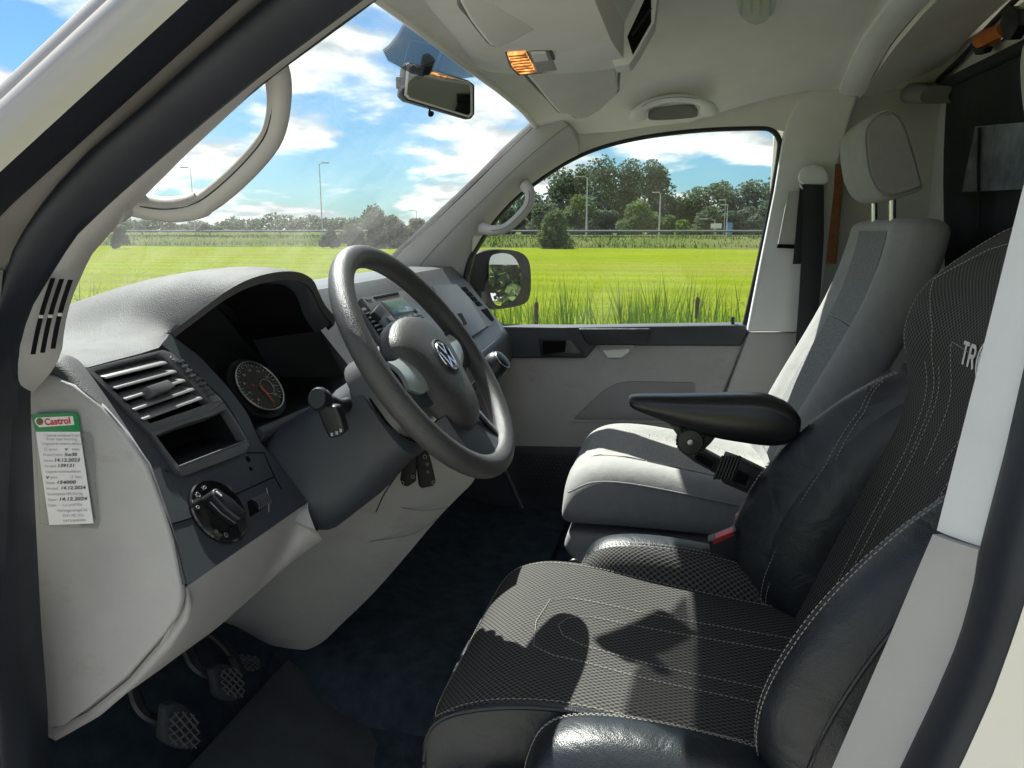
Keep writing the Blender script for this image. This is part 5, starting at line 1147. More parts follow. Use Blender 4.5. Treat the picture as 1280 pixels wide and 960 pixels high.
mb = MB(); mb.prism([atx(p[0], p[1], -.572) for p in ((393, 506), (420, 508), (425, 520), (431, 540), (424, 546), (411, 549), (402, 530))], (.016, 0, 0)); mb.build('stalk_paddle', 'black_plastic', col, bevel=.004, seg=3)
mb = MB()
for x, y in ((415, 543), (421, 541), (426, 538)): mb.box(atx(x, y, -.5735), (.001, .003, .004))
mb.build('stalk_print', 'dial_print', s_o)
mb = MB(); lathe(mb, atx(402, 491, -.57), (0, 0, 1), [(.006, 0), (.0055, .004), (.002, .005)], 12); mb.build('stalk_button', 'red_print', s_o)

wh = thing('steering_wheel', 'black grained steering wheel with silver spoke inserts and round emblem', 'steering wheel', WC)
RW, rw = .1690, .0158
mb = MB(); P = [wl(RW*math.cos(a), RW*math.sin(a)) for a in [2*math.pi*k/96 for k in range(96)]]
rr = [rw*(1+.10*math.exp(-((math.degrees(2*math.pi*k/96)-a0+180) % 360-180)**2/300)) for k in range(96) for a0 in [20]]
mb.tube(P, rw, 20, closed=True, up=AXW, flat=1.0); mb.build('rim', 'wheel_rim', wh)
# hub pad: domed shield, wide above and narrowing to the bottom spoke
def hubloop(s, z, ky=1.0):
    o = []
    base = [(-.078, .030), (-.074, .052), (-.052, .068), (-.025, .075), (0, .077), (.025, .075), (.052, .068), (.074, .052), (.078, .030), (.070, .0), (.058, -.03), (.045, -.062), (.034, -.085), (.016, -.095), (0, -.097), (-.016, -.095), (-.034, -.085), (-.045, -.062), (-.058, -.03), (-.070, .0)]
    return [wl(x*s*1.16, (y+.005)*s*ky*1.06-.016, z) for x, y in base]
mb = MB(); mb.loft([hubloop(.92, -.028), hubloop(1.0, -.016), hubloop(1.0, -.004), hubloop(.94, .008), hubloop(.80, .016), hubloop(.55, .0205), hubloop(.25, .022)]); mb.build('hub_pad', 'wheel_rim', wh, sub=1)
for s_ in (-1, 1):
    mb = MB(); A_ = [wl(s_*.060, .025, -.006), wl(s_*.10, .022, -.008), wl(s_*.135, .026, -.004), wl(s_*.160, .030, 0)]; B_ = [wl(s_*.050, -.055, -.006), wl(s_*.09, -.050, -.008), wl(s_*.132, -.036, -.004), wl(s_*.164, -.03, 0)]
    mb.ribbon(resample(A_, 14), resample(B_, 14), AXW*-.018, 14, 7, .005, AXW); mb.build('spoke', 'dash_smooth', wh)
    mb = MB(); A_ = [wl(s_*.070, .020, .002), wl(s_*.10, .018, .0), wl(s_*.128, .020, .002)]; B_ = [wl(s_*.062, -.036, .002), wl(s_*.092, -.034, .0), wl(s_*.122, -.022, .002)]
    mb.ribbon(resample(A_, 12), resample(B_, 12), AXW*-.006, 12, 7, .006, AXW); mb.build('spoke_insert', 'silver_insert', wh)
mb = MB(); mb.ribbon([wl(-.055, -.075, -.006), wl(-.052, -.11, -.008), wl(-.06, -.148, -.002), wl(-.07, -.158, 0)], [wl(.055, -.075, -.006), wl(.058, -.11, -.008), wl(.072, -.142, -.002), wl(.085, -.15, 0)], AXW*-.018, 14, 7, .004, AXW); bs_ = mb.build('bottom_spoke', 'dash_smooth', wh)
mb = MB(); mb.prism([wl(x, y, .002) for x, y in ((.034, -.098), (.048, -.096), (.066, -.142), (.050, -.148))], AXW*-.006); mb.build('spoke_opening', 'gloss_black', wh, bevel=.002)
mb = MB(); mb.tube([wl(.050, -.149, .002), wl(.067, -.143, .002)], .0022, 6); mb.build('spoke_bar', 'silver_insert', wh)
mb = MB(); add_text(mb, 'AIRBAG', .008, wl(0, -.088, .0165), EX, EY, align='CENTER'); mb.build('lettering', 'ink', wh, smooth=False)
# emblem: ring with a V over a W
EC = wl(0, -.010, .0225); ER = .0215
em = None
mb = MB(); lathe(mb, EC, AXW, [(ER*1.32, -.004), (ER*1.32, .0), (ER*1.24, .0012), (ER*1.15, -.0005), (.001, -.0005)], 48); em = mb.build('emblem', 'dash_smooth', wh)
mb = MB(); mb.tube([EC+AXW*.001+EX*ER*math.cos(a)+EY*ER*math.sin(a) for a in [2*math.pi*k/48 for k in range(48)]], .0017, 8, closed=True, up=AXW); mb.build('ring', 'chrome', em)
def ep(x, y): return EC+AXW*.0012+EX*(x*ER)+EY*(y*ER)
for pl in ([(-.42, .86), (0, .12), (.42, .86)], [(-.86, .40), (-.40, -.80), (0, -.02), (.40, -.80), (.86, .40)]):
    mb = MB()
    for a, b in zip(pl, pl[1:]):
        p, q = ep(*a), ep(*b); d = (q-p).normalized(); n_ = AXW.cross(d)*.0017; mb.prism([p-n_, q-n_, q+n_, p+n_], AXW*.0018)
    mb.build('letter', 'chrome', em, smooth=False)
# keys
def fob(label, quad, X, prints):
    t = thing('key_fob', label, 'key', atx(*quad[2], X), 'keys in the ignition')
    mb = MB(); mb.prism([atx(p[0], p[1], X) for p in quad], (.012, .004, 0)); mb.build('body', 'recess', t, bevel=.003, seg=3)
    mb = MB()
    for x, y, r_ in prints: mb.tube(circle(atx(x, y, X-.0006), (-1, -.1, 0), r_, 12), .0004, 5, closed=True, up=(-1, 0, 0))
    mb.build('symbols', 'dial_print', t); return t
t = fob('black key fob with button symbols hanging in front of the other', ((519, 565), (534, 562), (539, 578), (545, 604), (541, 608), (527, 611), (523, 607)), -.345, ((531, 571, .0028), (534, 580, .0020), (535, 590, .0018), (542, 603, .0026)))
mb = MB(); mb.tube([atx(522, 560, -.342), atx(529, 557, -.342), atx(535, 562, -.342)], .004, 10); mb.build('collar', 'chrome', t)
mb = MB(); mb.tube([atx(528, 558, -.339), atx(527, 545, -.335)], .004, 8); mb.build('blade', 'dull_metal', t)
t = fob('plain black key fob hanging behind the front one', ((504, 575), (514, 562), (522, 570), (520, 602), (510, 609), (502, 607), (500, 600)), -.325, ((516, 596, .0024), (503, 604, .0024)))
kr3 = thing('lanyard', 'thin dark lanyard hanging from the keys below the column', 'lanyard', atx(500, 590, -.335))
mb = MB(); mb.tube(resample([atx(p[0], p[1], -.338) for p in ((520, 556), (515, 566), (505, 582), (492, 600), (480, 618), (470, 640))], 24), .0011, 6); mb.build('cord', 'black_plastic', kr3)
mb = MB(); mb.tube(resample([atx(p[0], p[1], -.334) for p in ((524, 556), (511, 570), (500, 588), (486, 606))], 24), .0011, 6); mb.build('second_cord', 'black_plastic', kr3)
mb = MB(); lathe(mb, atx(527, 540, -.345), (-.2, -.9, .1), [(.02, -.04), (.02, .0), (.016, .006), (.004, .006)], 20); mb.build('ignition_lock', 'black_plastic', col)
gl_ = thing('gear_lever', 'black round gear knob between wheel rim and door', 'gear lever', atx(608, 520, .02))
gk = atx(619, 457, .0)
mb = MB(); lathe(mb, gk, Vector((-.1, -.75, .65)), [(.008, -.045), (.013, -.034), (.020, -.022), (.0245, -.006), (.0255, .004), (.0235, .014), (.017, .021), (.010, .0235), (.001, .024)], 24); mb.build('knob', 'black_plastic', gl_)
mb = MB(); nk = Vector((-.1, -.75, .65)).normalized(); mb.tube(circle(gk+nk*.0195, nk, .0185, 28), .0012, 6, closed=True, up=nk); mb.build('knob_ring', 'dull_metal', gl_)
mb = MB(); mb.tube([gk-nk*.03, gk-nk*.08+Vector((0, .0, -.01)), gk+Vector((0, .12, -.14))], [.007, .008, .010], 10); mb.build('lever', 'black_plastic', gl_)
mb = MB(); c = gk+Vector((0, .09, -.11)); mb.loft([circle(c+Vector((0, 0, h)), (0, -.6, .8), r_, 20) for h, r_ in ((-.05, .06), (-.02, .045), (.0, .05), (.02, .03), (.04, .03), (.055, .014))]); mb.build('boot', 'leather', gl_)

# ---- service card in a clear sleeve on the end cover
XS = XE-.0065
def sp_(px, py, off=0.0): return atx(px, py, XS-off)
cdp = thing('service_card', 'white and green oil service card with handwriting stuck on the dashboard end', 'card', sp_(90, 655))
mb = MB(); sv = [sp_(p[0], p[1]) for p in ((44, 540), (47, 538), (112, 540), (117, 546), (125, 652), (122, 660), (64, 657), (51, 654))]
mb.prism(sv, (-.0006, 0, 0)); mb.build('sleeve', 'clear_plastic', cdp, smooth=False)
mb = MB(); mb.tube([p+Vector((-.0006, 0, 0)) for p in sv], .0004, 5, closed=True, up=(1, 0, 0)); mb.build('sleeve_edge', 'clear_lamp', cdp)
mb = MB(); q = [sp_(p[0], p[1], .0012) for p in ((45, 539), (100, 539.5), (117, 654), (62, 656))]; mb.prism(q, (-.0004, 0, 0)); mb.build('paper', 'paper', cdp, smooth=False)
mb = MB(); hq = [sp_(p[0], p[1], .0014) for p in ((39, 518), (95, 515.5), (97, 517), (101, 537), (100, 539.5), (45, 539.5))]; mb.prism(hq, (-.0006, 0, 0)); mb.build('header', 'green_print', cdp, smooth=False)
mb = MB(); q = [sp_(p[0], p[1], .0022) for p in ((45, 522), (91, 520), (93, 531), (49, 534), (45, 530), (43, 526))]; mb.add(q, [tuple(range(6))]); mb.build('header_panel', 'white_print', cdp, smooth=False)
O = sp_(56, 531.5, .0026); Xd = (sp_(90, 529.2, .0026)-O); k = Xd.length; Xd.normalize(); Yd = (sp_(54.5, 522, .0026)-O).normalized()
mb = MB(); hh = (sp_(54.5, 522, .0026)-O).length; add_text(mb, 'Castrol', hh*1.22, O, Xd, Yd, sx=k/(hh*1.22*3.15), bold=.0003); mb.build('brand_lettering', 'red_print', cdp, smooth=False)
ec = sp_(49.5, 527, .0026)
mb = MB(); mb.add([ec+Xd*.0036*math.cos(a)*1.15+Yd*.0036*math.sin(a) for a in [2*math.pi*i/20 for i in range(20)]], [tuple(range(20))]); mb.build('emblem_disc', 'green_print', cdp, smooth=False)
mb = MB(); mb.tube([ec+Vector((-.0003, 0, 0))-Xd*.003+Yd*.0008, ec+Vector((-.0003, 0, 0))+Yd*.0016, ec+Vector((-.0003, 0, 0))+Xd*.003-Yd*.0002], .0005, 5); mb.tube([ec+Vector((-.0003, 0, 0))-Xd*.0018-Yd*.0012, ec+Vector((-.0003, 0, 0))+Xd*.0024-Yd*.0014], .0006, 5); mb.build('emblem_mark', 'red_print', cdp, smooth=False)
lines = [
 (0.045, [(.16, '* Gebruik uitsluitend Castrol', 's', .86)]), (.085, [(.2, 'Voor naar keuring', 's', .7)]), (.135, [(.1, 'Uitgevoerde onderhoudsbeurt', 'p', .92)]),
 (.195, [(.12, '\u25a1  groot', 's', .3), (.58, 'v', 'h', .10), (.76, 'klein', 's', .16)]),
 (.255, [(.08, 'Product Castrol', 's', .44), (.56, '5w30', 'h', .30)]), (.315, [(.08, 'Datum', 's', .2), (.30, '14.12.2023', 'h', .60)]),
 (.375, [(.08, 'Km-stand', 's', .26), (.36, '139131', 'h', .40)]), (.435, [(.08, 'Volgende onderhoudsbeurt', 'p', .8)]),
 (.495, [(.06, 'v', 'h', .10), (.18, 'groot', 's', .16), (.62, '\u25a1  klein', 's', .26)]),
 (.555, [(.05, 'Datum', 's', .2), (.28, '154000', 'h', .46)]), (.615, [(.05, 'Km-stand', 's', .26), (.36, '14.12.2024', 'h', .58)]),
 (.675, [(.05, 'Eerstvolgende APK Keuring', 'p', .80)]), (.735, [(.05, 'Datum:', 's', .2), (.28, '14.12.2024', 'h', .66)]),
 (.795, [(.03, 'Dealer:', 's', .2), (.36, 'Luc prof Oss', 'p2', .44)]), (.855, [(.22, 'Hertogensingel 56', 'p2', .68)]), (.91, [(.32, '5341 AE, Oss', 'p2', .48)]), (.965, [(.32, '0412-646444', 'p2', .50)])]
TLc, TRc, BLc, BRc = (45, 539), (100, 539.5), (62, 656), (117, 654)
ms, mh = MB(), MB()
for v, items in lines:
    for u, tx, st_, wd in items:
        def cp(u, v):
            x = (TLc[0]+(TRc[0]-TLc[0])*u)*(1-v)+(BLc[0]+(BRc[0]-BLc[0])*u)*v; y = (TLc[1]+(TRc[1]-TLc[1])*u)*(1-v)+(BLc[1]+(BRc[1]-BLc[1])*u)*v; return sp_(x, y, .0022)
        o_ = cp(u, v+.012); e_ = cp(u+wd, v+.012); t_ = cp(u, v-.028); xd = (e_-o_); yd = (t_-o_); sz = yd.length*(1.0 if st_ != 'h' else 1.25)
        vs, fs = text_mesh(tx, 1.0, 0, .25 if st_ == 'h' else 0, 'LEFT', .02 if st_ == 'h' else .0); w_ = max([q.x for q in vs]+[.1])
        (mh if st_ == 'h' else ms).add([o_+xd*(q.x/w_)+yd.normalized()*q.y*sz for q in vs], fs)
ms.build('printed_lines', 'ink_soft', cdp, smooth=False); mh.build('handwriting', 'ink', cdp, smooth=False)

# ---- pedals, mat, carpet hump
def pedal(label, quad, X, arm, grid=True):
    t = thing('pedal', label, 'pedal', atx(*quad[0], X), 'pedals')
    c = [atx(p[0], p[1], X+dx) for p, dx in zip(quad, (-.03, .03, .03, -.03))]
    n_ = (c[1]-c[0]).cross(c[3]-c[0]).normalized()
    if n_.dot(CAMP-c[0]) < 0: n_ = -n_
    def sq(u, v):
        a, b = 2*u-1, 2*v-1; x, y = a*math.sqrt(1-.38*b*b), b*math.sqrt(1-.38*a*a); return c[0].lerp(c[1], x*.5+.5).lerp(c[3].lerp(c[2], x*.5+.5), y*.5+.5)
    mb = MB(); g = [[sq(i/8, j/8)+n_*.006*(1-(j/4-1)**2) for i in range(9)] for j in range(9)]
    mb.slab(g, -n_*.012); mb.build('pad', 'mat_rubber', t, bevel=.003)
    mb = MB()
    for k in range(-3, 8):
        for dgn in (0, 1):
            pts = []
            for s in range(13):
                u = s/12; v = (k+u*3.0)/4 if dgn == 0 else (k+(1-u)*3.0)/4
                if 0.03 <= v <= .97: pts.append(sq(.06+.88*u, .06+.88*v)+n_*(.0075+.006*(1-(v*2-1)**2)*.2+.004))
            if len(pts) > 2: mb.tube(pts, .0013, 4)
    mb.build('tread_ribs', 'dash_silverdark', t)
    mb = MB(); mb.tube(resample([atx(p[0], p[1], X+dx) for p, dx in arm], 14), .010, 8, flat=.6); mb.build('arm', 'black_plastic', t)
    return t
pedal('nearest clutch pedal with crosshatched rubber pad', ((203, 878), (240, 880), (246, 942), (196, 930)), -.58, [((165, 855), -.01), ((178, 890), -.01), ((205, 905), .0)])
pedal('brake pedal with crosshatched pad, behind the clutch pedal', ((262, 832), (293, 828), (302, 880), (268, 872)), -.46, [((232, 808), -.01), ((245, 835), -.01), ((268, 850), .0)])
pedal('slim accelerator pedal farthest inside the footwell', ((285, 815), (318, 822), (320, 842), (300, 846)), -.33, [((262, 790), .0), ((280, 806), .0), ((295, 825), .0)])
mb = MB(); rows = [[Vector((-.66+.40*i/10, .28+.38*j/10, .528+.09*(j/10)**3)) for i in range(11)] for j in range(11)]
mb.slab(rows, (0, 0, -.012)); tag(mb.build('floor_mat', 'mat_rubber', bevel=.004), 'dark ribbed rubber mat below the pedals', 'floor mat')
mb = MB(); rows = []
for i in range(15):
    x = -.80+1.6*i/14; rows.append([Vector((x, y, z+.06*math.exp(-((x+.02)/.2)**2))) for y, z in ((.30, .53), (.55, .535), (.70, .57), (.82, .68), (.92, .85), (.98, 1.0))])
mb.slab(rows, (0, .01, -.01)); tag(mb.build('footwell_carpet', 'carpet'), 'dark carpet rising towards the pedals', kind='structure')
mb = MB(); rows = []
for i in range(13):
    f = i/12; rows.append([Vector((x, .70-.75*f, .53+h*(1-.25*f))) for x, h in ((-.32, 0), (-.29, .055), (-.22, .085), (-.08, .09), (0, .06), (.05, 0))])
mb.slab(rows, (0, 0, -.02)); tag(mb.build('tunnel_hump', 'carpet'), 'raised dark carpet hump between the footwells', kind='structure')

# ================================================================== SEATS
def by(z): return -.185-(z-.80)*.386           # front plane of the driver backrest
ds = thing('driver_seat', 'black bolstered driver seat with light stitching', 'seat', (-.43, -.05, .53))
CXS = -.43
fr_ = [(-.205), (-.105), 0, .105, .205]
def row(y, z, dip=0.0, w=1.0, z2=None, cx=CXS): return [Vector((cx+x*w, y, z-dip*(1-(x/.205)**2))) for x in fr_]
cush = Pad([row(.262, .70, 0, .98), row(.272, .755, 0, 1.0), row(.258, .805, 0, 1.0), row(.205, .832, .004, 1.0), row(.12, .838, .014, .95), row(.02, .826, .016, .92), row(-.10, .812, .012, .90), row(-.22, .80, .006, .90)], (0, 0.2, 1), .006, 6)
mb = MB(); cush.mesh(mb, 40, 50, (0, -.02, -.05), .41, .60, 0, 1, .245, 1); mb.build('cushion', 'seat_mesh', ds, uv=True)
mb = MB(); cush.mesh(mb, 40, 16, (0, -.02, -.01), .41, .60, 0, 1, 0, .243); mb.build('cushion_front', 'leather', ds)
ed = [cush.S(0, .05+.95*i/40) for i in range(41)]
mb = MB(); mb.ribbon([p+Vector((-.004, 0, .001)) for p in ed], [p+Vector((-.002, -.01, -.085)) for p in ed], (.012, 0, 0), 41, 5, .006, (-1, 0, 0)); mb.build('cushion_side', 'leather', ds)
mb = MB(); mb.tube([p+Vector((-.002, 0, .001)) for p in ed], .0035, 8); mb.build('edge_piping', 'leather', ds)
# piping and seams on the cushion
stitch(ds, padline(cush, [(.02, .33), (.03, .45), (.03, .6), (.03, .95)]))
stitch(ds, padline(cush, [(.97, .33), (.97, .5), (.97, .95)]))
for a, b in (((.30, .95), (.70, .95)), ((.40, .95), (.60, .95))):
    w_ = a[0]; vtop = .48 if w_ < .35 else .53
    pts = [(w_-.04, .97), (w_-.02, .72), (w_, vtop+.06), (w_+.04, vtop+.015), (.5, vtop), (1-w_-.04, vtop+.015), (1-w_, vtop+.06), (1-w_+.02, .72), (1-w_+.04, .97)]
    stitch(ds, padline(cush, pts, 120))
stitch(ds, padline(cush, [(.01, .36), (.03, .28), (.12, .245), (.3, .235), (.7, .235), (.88, .245), (.97, .28), (.99, .36)], 90))
def bolster(sx, name):
    def q(dx, y, z): return Vector((CXS+sx*dx, y, z))
    dz = -.040 if sx > 0 else -.064
    st_ = [(y_, z_+dz, h_, k_) for y_, z_, h_, k_ in ((.150, .78, .0, .4), (.142, .83, .02, .8), (.115, .855, .042, 1), (.05, .862, .05, 1), (-.05, .856, .05, 1), (-.14, .842, .045, 1), (-.24, .825, .03, 1))]
    rows = []
    for y, z, h, k in st_:
        rows.append([q(.172, y, z-.035), q(.190, y, z+h*.55), q(.222, y, z+h), q(.262, y, z+h*.86), q(.288, y, z-.012), q(.292, y, z-.12)])
    return Pad(rows, (sx*.2, 0, 1), .004, 5)
for sx, nm in ((-1, 'near'), (1, 'far')):
    bo = bolster(sx, nm); mb = MB(); bo.mesh(mb, 30, 44, (-sx*.02, 0, -.05), .3, .45); mb.build('cushion_bolster', 'leather', ds, uv=True)
    for u in (.34, .37): stitch(ds, padline(bo, [(u, .10), (u-.01, .3), (u, .95)], 80))
    stitch(ds, padline(bo, [(.05, .16), (.18, .12), (.5, .10), (.8, .10)], 30))
    if sx > 0:
        mb = MB(); bo.mesh(mb, 10, 34, (0, 0, -.001), .30, .45, .0, .325, .17, .97, .0012); mb.build('bolster_mesh', 'seat_mesh', ds, uv=True)
# leather valance below the nose
mb = MB(); mb.ribbon([Vector((-.64, .235, .76)), Vector((-.62, .270, .758)), Vector((-.5, .282, .758)), Vector((-.34, .282, .758)), Vector((-.235, .268, .758)), Vector((-.222, .235, .76))], [Vector((-.635, .215, .62)), Vector((-.62, .24, .62)), Vector((-.5, .25, .62)), Vector((-.34, .25, .62)), Vector((-.24, .24, .62)), Vector((-.225, .215, .62))], (0, -.03, 0), 24, 5, .008, (0, 1, 0)); mb.build('front_valance', 'leather', ds)
mb = MB(); mb.tube(resample([Vector((-.64, .225, .765)), Vector((-.62, .272, .762)), Vector((-.5, .285, .762)), Vector((-.34, .285, .762)), Vector((-.235, .27, .762)), Vector((-.22, .225, .765))], 30), .004, 8); mb.build('piping', 'leather', ds)
mb = MB(); mb.box((-.43, -.02, .64), (.48, .44, .24)); mb.build('seat_base', 'black_plastic', ds, bevel=.02)
mb = MB(); mb.box((-.715, -.02, .60), (.03, .44, .16)); mb.box((-.43, -.02, .54), (.50, .46, .04)); mb.build('seat_rail', 'black_plastic', ds, bevel=.008)
# backrest with winged shoulders
def brow(z, wl_, wr, dy=0.0, dip=.012):
    o = []
    for f in (0, .25, .5, .75, 1): x = wl_+(wr-wl_)*f; o.append(Vector((x, by(z)+dy-dip*(1-(2*f-1)**2), z)))
    return o
back = Pad([brow(.78, -.60, -.245), brow(.90, -.605, -.25), brow(1.02, -.61, -.25), brow(1.11, -.615, -.248), brow(1.17, -.62, -.246, .012, .02), brow(1.235, -.632, -.232, .044, .03), brow(1.29, -.628, -.236, .048, .03), brow(1.335, -.60, -.275, .034, .02), brow(1.372, -.545, -.325, .008, .008), brow(1.378, -.53, -.345, -.04, 0)], (0, -1, 0) and (0, 1, .3), .006, 8)
mb = MB(); back.mesh(mb, 40, 70, (0, -.045, -.01), .40, .66); mb.build('backrest', 'seat_mesh', ds, uv=True)
for u in (.30, .36, .64, .70): stitch(ds, padline(back, [(u, .03), (u+(u-.5)*.25, .30), (u+(u-.5)*.65, .50)], 110))
shield = [(.90, .52), (.80, .57), (.965, .72), (.83, .80), (.6, .835), (.5, .84), (.4, .835), (.17, .80), (.035, .72), (.20, .57), (.10, .52)]
stitch(ds, padline(back, [(.70, .30), (.80, .57), (.965, .70), (.83, .80), (.68, .83), (.5, .84), (.32, .83), (.17, .80), (.035, .70), (.20, .57), (.30, .30)], 220))
stitch(ds, padline(back, [(.56, .30), (.66, .555), (.5, .545), (.34, .555), (.44, .30)], 120))
stitch(ds, padline(back, [(.975, .50), (.985, .68), (.975, .76), (.94, .86), (.80, .95), (.64, .965), (.60, .94), (.5, .935), (.40, .94), (.36, .965), (.2, .95), (.06, .86), (.025, .76), (.015, .68), (.025, .50)], 260))
# lettering across the shoulders: only its first signs can be seen past the pillar
mb = MB(); u0 = .80; v0 = .665
lo_ = back.S(.575, .52, .0014); lx = (back.S(.40, .52, .0014)-lo_).normalized(); ly = (back.S(.575, .57, .0014)-lo_).normalized()
def lt(pts, w=.0022):
    P = [lo_+lx*x+ly*y for x, y in pts]
    for a, b in zip(P, P[1:]):
        d = (b-a).normalized(); nn = lx.cross(ly).normalized(); s_ = nn.cross(d)*w; mb.prism([a-s_, b-s_, b+s_, a+s_], nn*.0006)
H_ = .025
lt([(0, H_), (.018, H_)]); lt([(.009, H_), (.009, 0)])
lt([(.025, 0), (.025, H_), (.036, H_), (.040, H_*.88), (.040, H_*.62), (.036, H_*.5), (.025, H_*.5)]); lt([(.034, H_*.5), (.042, 0)])
for k, r_ in ((0, .022), (1, .016)): lt([(.072+r_*1.0*math.cos(R(a)), H_*.5+r_*math.sin(R(a))) for a in range(50, 315, 14)], .0016)
mb.build('shoulder_lettering', 'white_print', ds, smooth=False)
def backbol(sx):
    rows = []
    for z, p, o in ((.775, .035, .20), (.815, .085, .215), (.87, .112, .225), (.93, .118, .228), (1.0, .108, .228), (1.07, .082, .224), (1.13, .045, .216), (1.175, .006, .20)):
        y = by(z); rows.append([Vector((CXS+sx*.165, y+.004, z)), Vector((CXS+sx*.185, y+p*.60, z+p*.10)), Vector((CXS+sx*(o+.005), y+p, z+p*.18)), Vector((CXS+sx*(o+.042), y+p*.66, z+p*.1)), Vector((CXS+sx*(o+.058), y-.01, z)), Vector((CXS+sx*(o+.045), y-.09, z-.02))])
    return Pad(rows, (sx*.5, 1, .2), .004, 6)
for sx in (-1, 1):
    bo = backbol(sx); mb = MB(); bo.mesh(mb, 34, 40, (-sx*.02, -.03, 0), .3, .42); mb.build('back_bolster', 'leather', ds, uv=True)
    for u in (.40, .43): stitch(ds, padline(bo, [(u, .04), (u, .5), (u-.02, .97)], 90))
    for u in (.14, .17): stitch(ds, padline(bo, [(.36, .12), (u+.02, .10), (u, .3), (u, .62), (u+.06, .80), (u+.2, .92)], 90))
    mb = MB(); mb.tube([bo.S(.62, v/20, .002) for v in range(1, 20)], .0022, 6); mb.build('piping', 'leather', ds)
mb = MB(); mb.loft([[Vector((x, by(z)-.05+dy, z)) for x, dy in ((-.66, -.02), (-.64, .02), (-.22, .02), (-.20, -.02), (-.24, -.085), (-.62, -.085))] for z in (.72, .80, 1.0, 1.2, 1.30)] + [[Vector((x, by(1.35)-.06+dy, 1.345)) for x, dy in ((-.58, -.02), (-.56, .0), (-.30, .0), (-.28, -.02), (-.32, -.06), (-.54, -.06))]]); mb.build('back_shell', 'leather', ds, bevel=.015)
def headrest(parent, pr, x0, x1, matf, mats, posts, pz):
    pr = smooth_loop(pr, 40); c = sum(pr, Vector())/len(pr)
    def lp_(x, s): return [Vector((x, c.y+(p.y-c.y)*s, c.z+(p.z-c.z)*s)) for p in pr]
    mb = MB(); mb.loft([lp_(x0, .80), lp_(x0+.004, .93), lp_(x0+.018, 1.0), lp_(x0*.6+x1*.4, 1.015), lp_(x0*.4+x1*.6, 1.015), lp_(x1-.018, 1.0), lp_(x1-.004, .93), lp_(x1, .80)]); h = mb.build('headrest', matf, parent, sub=1)
    mb = MB(); mb.loft([lp_(x0-.0012, .845), lp_(x0+.0045, .885)]); mb.build('headrest_side', mats, h)
    mb = MB(); mb.tube([q for q in lp_(x0+.0035, .935)], .0016, 6, closed=True, up=(1, 0, 0)); mb.build('headrest_seam', 'fabric_side', h)
    for i, (x, dy) in enumerate(posts):
        mb = MB(); mb.tube([Vector((x, c.y+dy, c.z-.02)), Vector((x, c.y+dy-.012, pz-.03))], .0068, 14); pst = mb.build('headrest_post', 'chrome', parent)
        mb = MB(); mb.loft([circle(Vector((x, c.y+dy-.010, pz+h_)), (0, 0, 1), r_, 16, upv=(0, 1, 0), ry=r_*.7) for h_, r_ in ((-.006, .020), (.004, .020), (.008, .014))]); mb.build('post_collar', 'black_plastic', parent)
pr = [atx(p[0], p[1], .295) for p in ((1079, 168), (1086, 150), (1100, 138), (1117, 135), (1129, 150), (1142, 188), (1153, 228), (1154, 238), (1142, 243), (1118, 250), (1102, 246), (1091, 232), (1083, 210))]
prd = [p+Vector((0, -.045, .02)) for p in pr]
headrest(ds, prd, -.56, -.30, 'fabric', 'fabric_side', ((-.50, -.01), (-.36, -.01)), 1.375)
# passenger seat
ps = thing('passenger_seat', 'grey fabric passenger seat with darker patterned inserts', 'seat', (.42, -.05, .53))
def pcush(y, zr, zi, zb, s=1.0, xo=0.0):
    X0, X1 = .195+xo, .655-xo
    return [Vector((x, y, z)) for x, z in ((X0, zb), (X0-.006, (zb+zr)/2), (X0+.004, zr-.035), (X0+.03, zr-.006), (X0+.065, zr), (X0+.105, zi+.006), (X0+.14, zi), (X0+.23, zi), (X1-.14, zi), (X1-.105, zi+.006), (X1-.065, zr), (X1-.03, zr-.006), (X1-.004, zr-.035), (X1+.006, (zb+zr)/2), (X1, zb))]
stt = [(.243, .775, .775, .72, .05), (.238, .815, .815, .705, .018), (.215, .848, .845, .70, .004), (.17, .868, .862, .70, 0), (.10, .872, .858, .70, 0), (.0, .860, .838, .70, 0), (-.12, .842, .820, .70, 0), (-.24, .826, .805, .70, 0), (-.32, .82, .80, .70, 0)]
loops = [pcush(y, zr, zi, zb, 1, xo) for y, zr, zi, zb, xo in stt]
mb = MB(); mb.loft(loops); mb.build('cushion', 'fabric', ps, sub=2)
def ptop(x, y, lift=.0016):
    for (y0, a0, b0, _, _), (y1, a1, b1, _, _) in zip(stt, stt[1:]):
        if y1 <= y <= y0:
            f = (y-y0)/(y1-y0); zr, zi = a0+(a1-a0)*f, b0+(b1-b0)*f; break
    d = abs(x-.425); k = min(max((d-.09)/.075, 0), 1); k = k*k*(3-2*k); return Vector((x, y, zi+(zr-zi)*k+lift))
for y0, y1, nm in ((.205, .062, 'f'), (.058, -.30, 'r')):
    mb = MB(); rows = [[ptop(.302+.246*i/16, y0+(y1-y0)*j/14) for i in range(17)] for j in range(15)]
    k = mb.slab(rows, (0, 0, -.006))
    for j in range(15):
        for i in range(17):
            for q in (0, 17*15): mb.uv[k+q+j*17+i] = (.25*i/16, (y0-(y0-y1)*j/14))
    mb.build('cushion_insert', 'seat_insert_light', ps, uv=True)
mb = MB(); mb.tube(resample([Vector((.1965, y, z)) for y, z in ((.222, .806), (.17, .832), (.10, .836), (0, .825), (-.12, .807), (-.3, .786))], 40), .0022, 6); mb.build('side_seam', 'fabric_side', ps)
mb = MB(); mb.loft([[Vector((x, y, z)) for x, y in ((.225, .225-k), (.215, .20-k), (.21, -.3), (.64, -.3), (.635, .20-k), (.625, .225-k))] for z, k in ((.705, .0), (.665, -.012), (.62, .02), (.53, .05))]); mb.build('seat_box', 'grey_trim', ps, bevel=.015, seg=3)
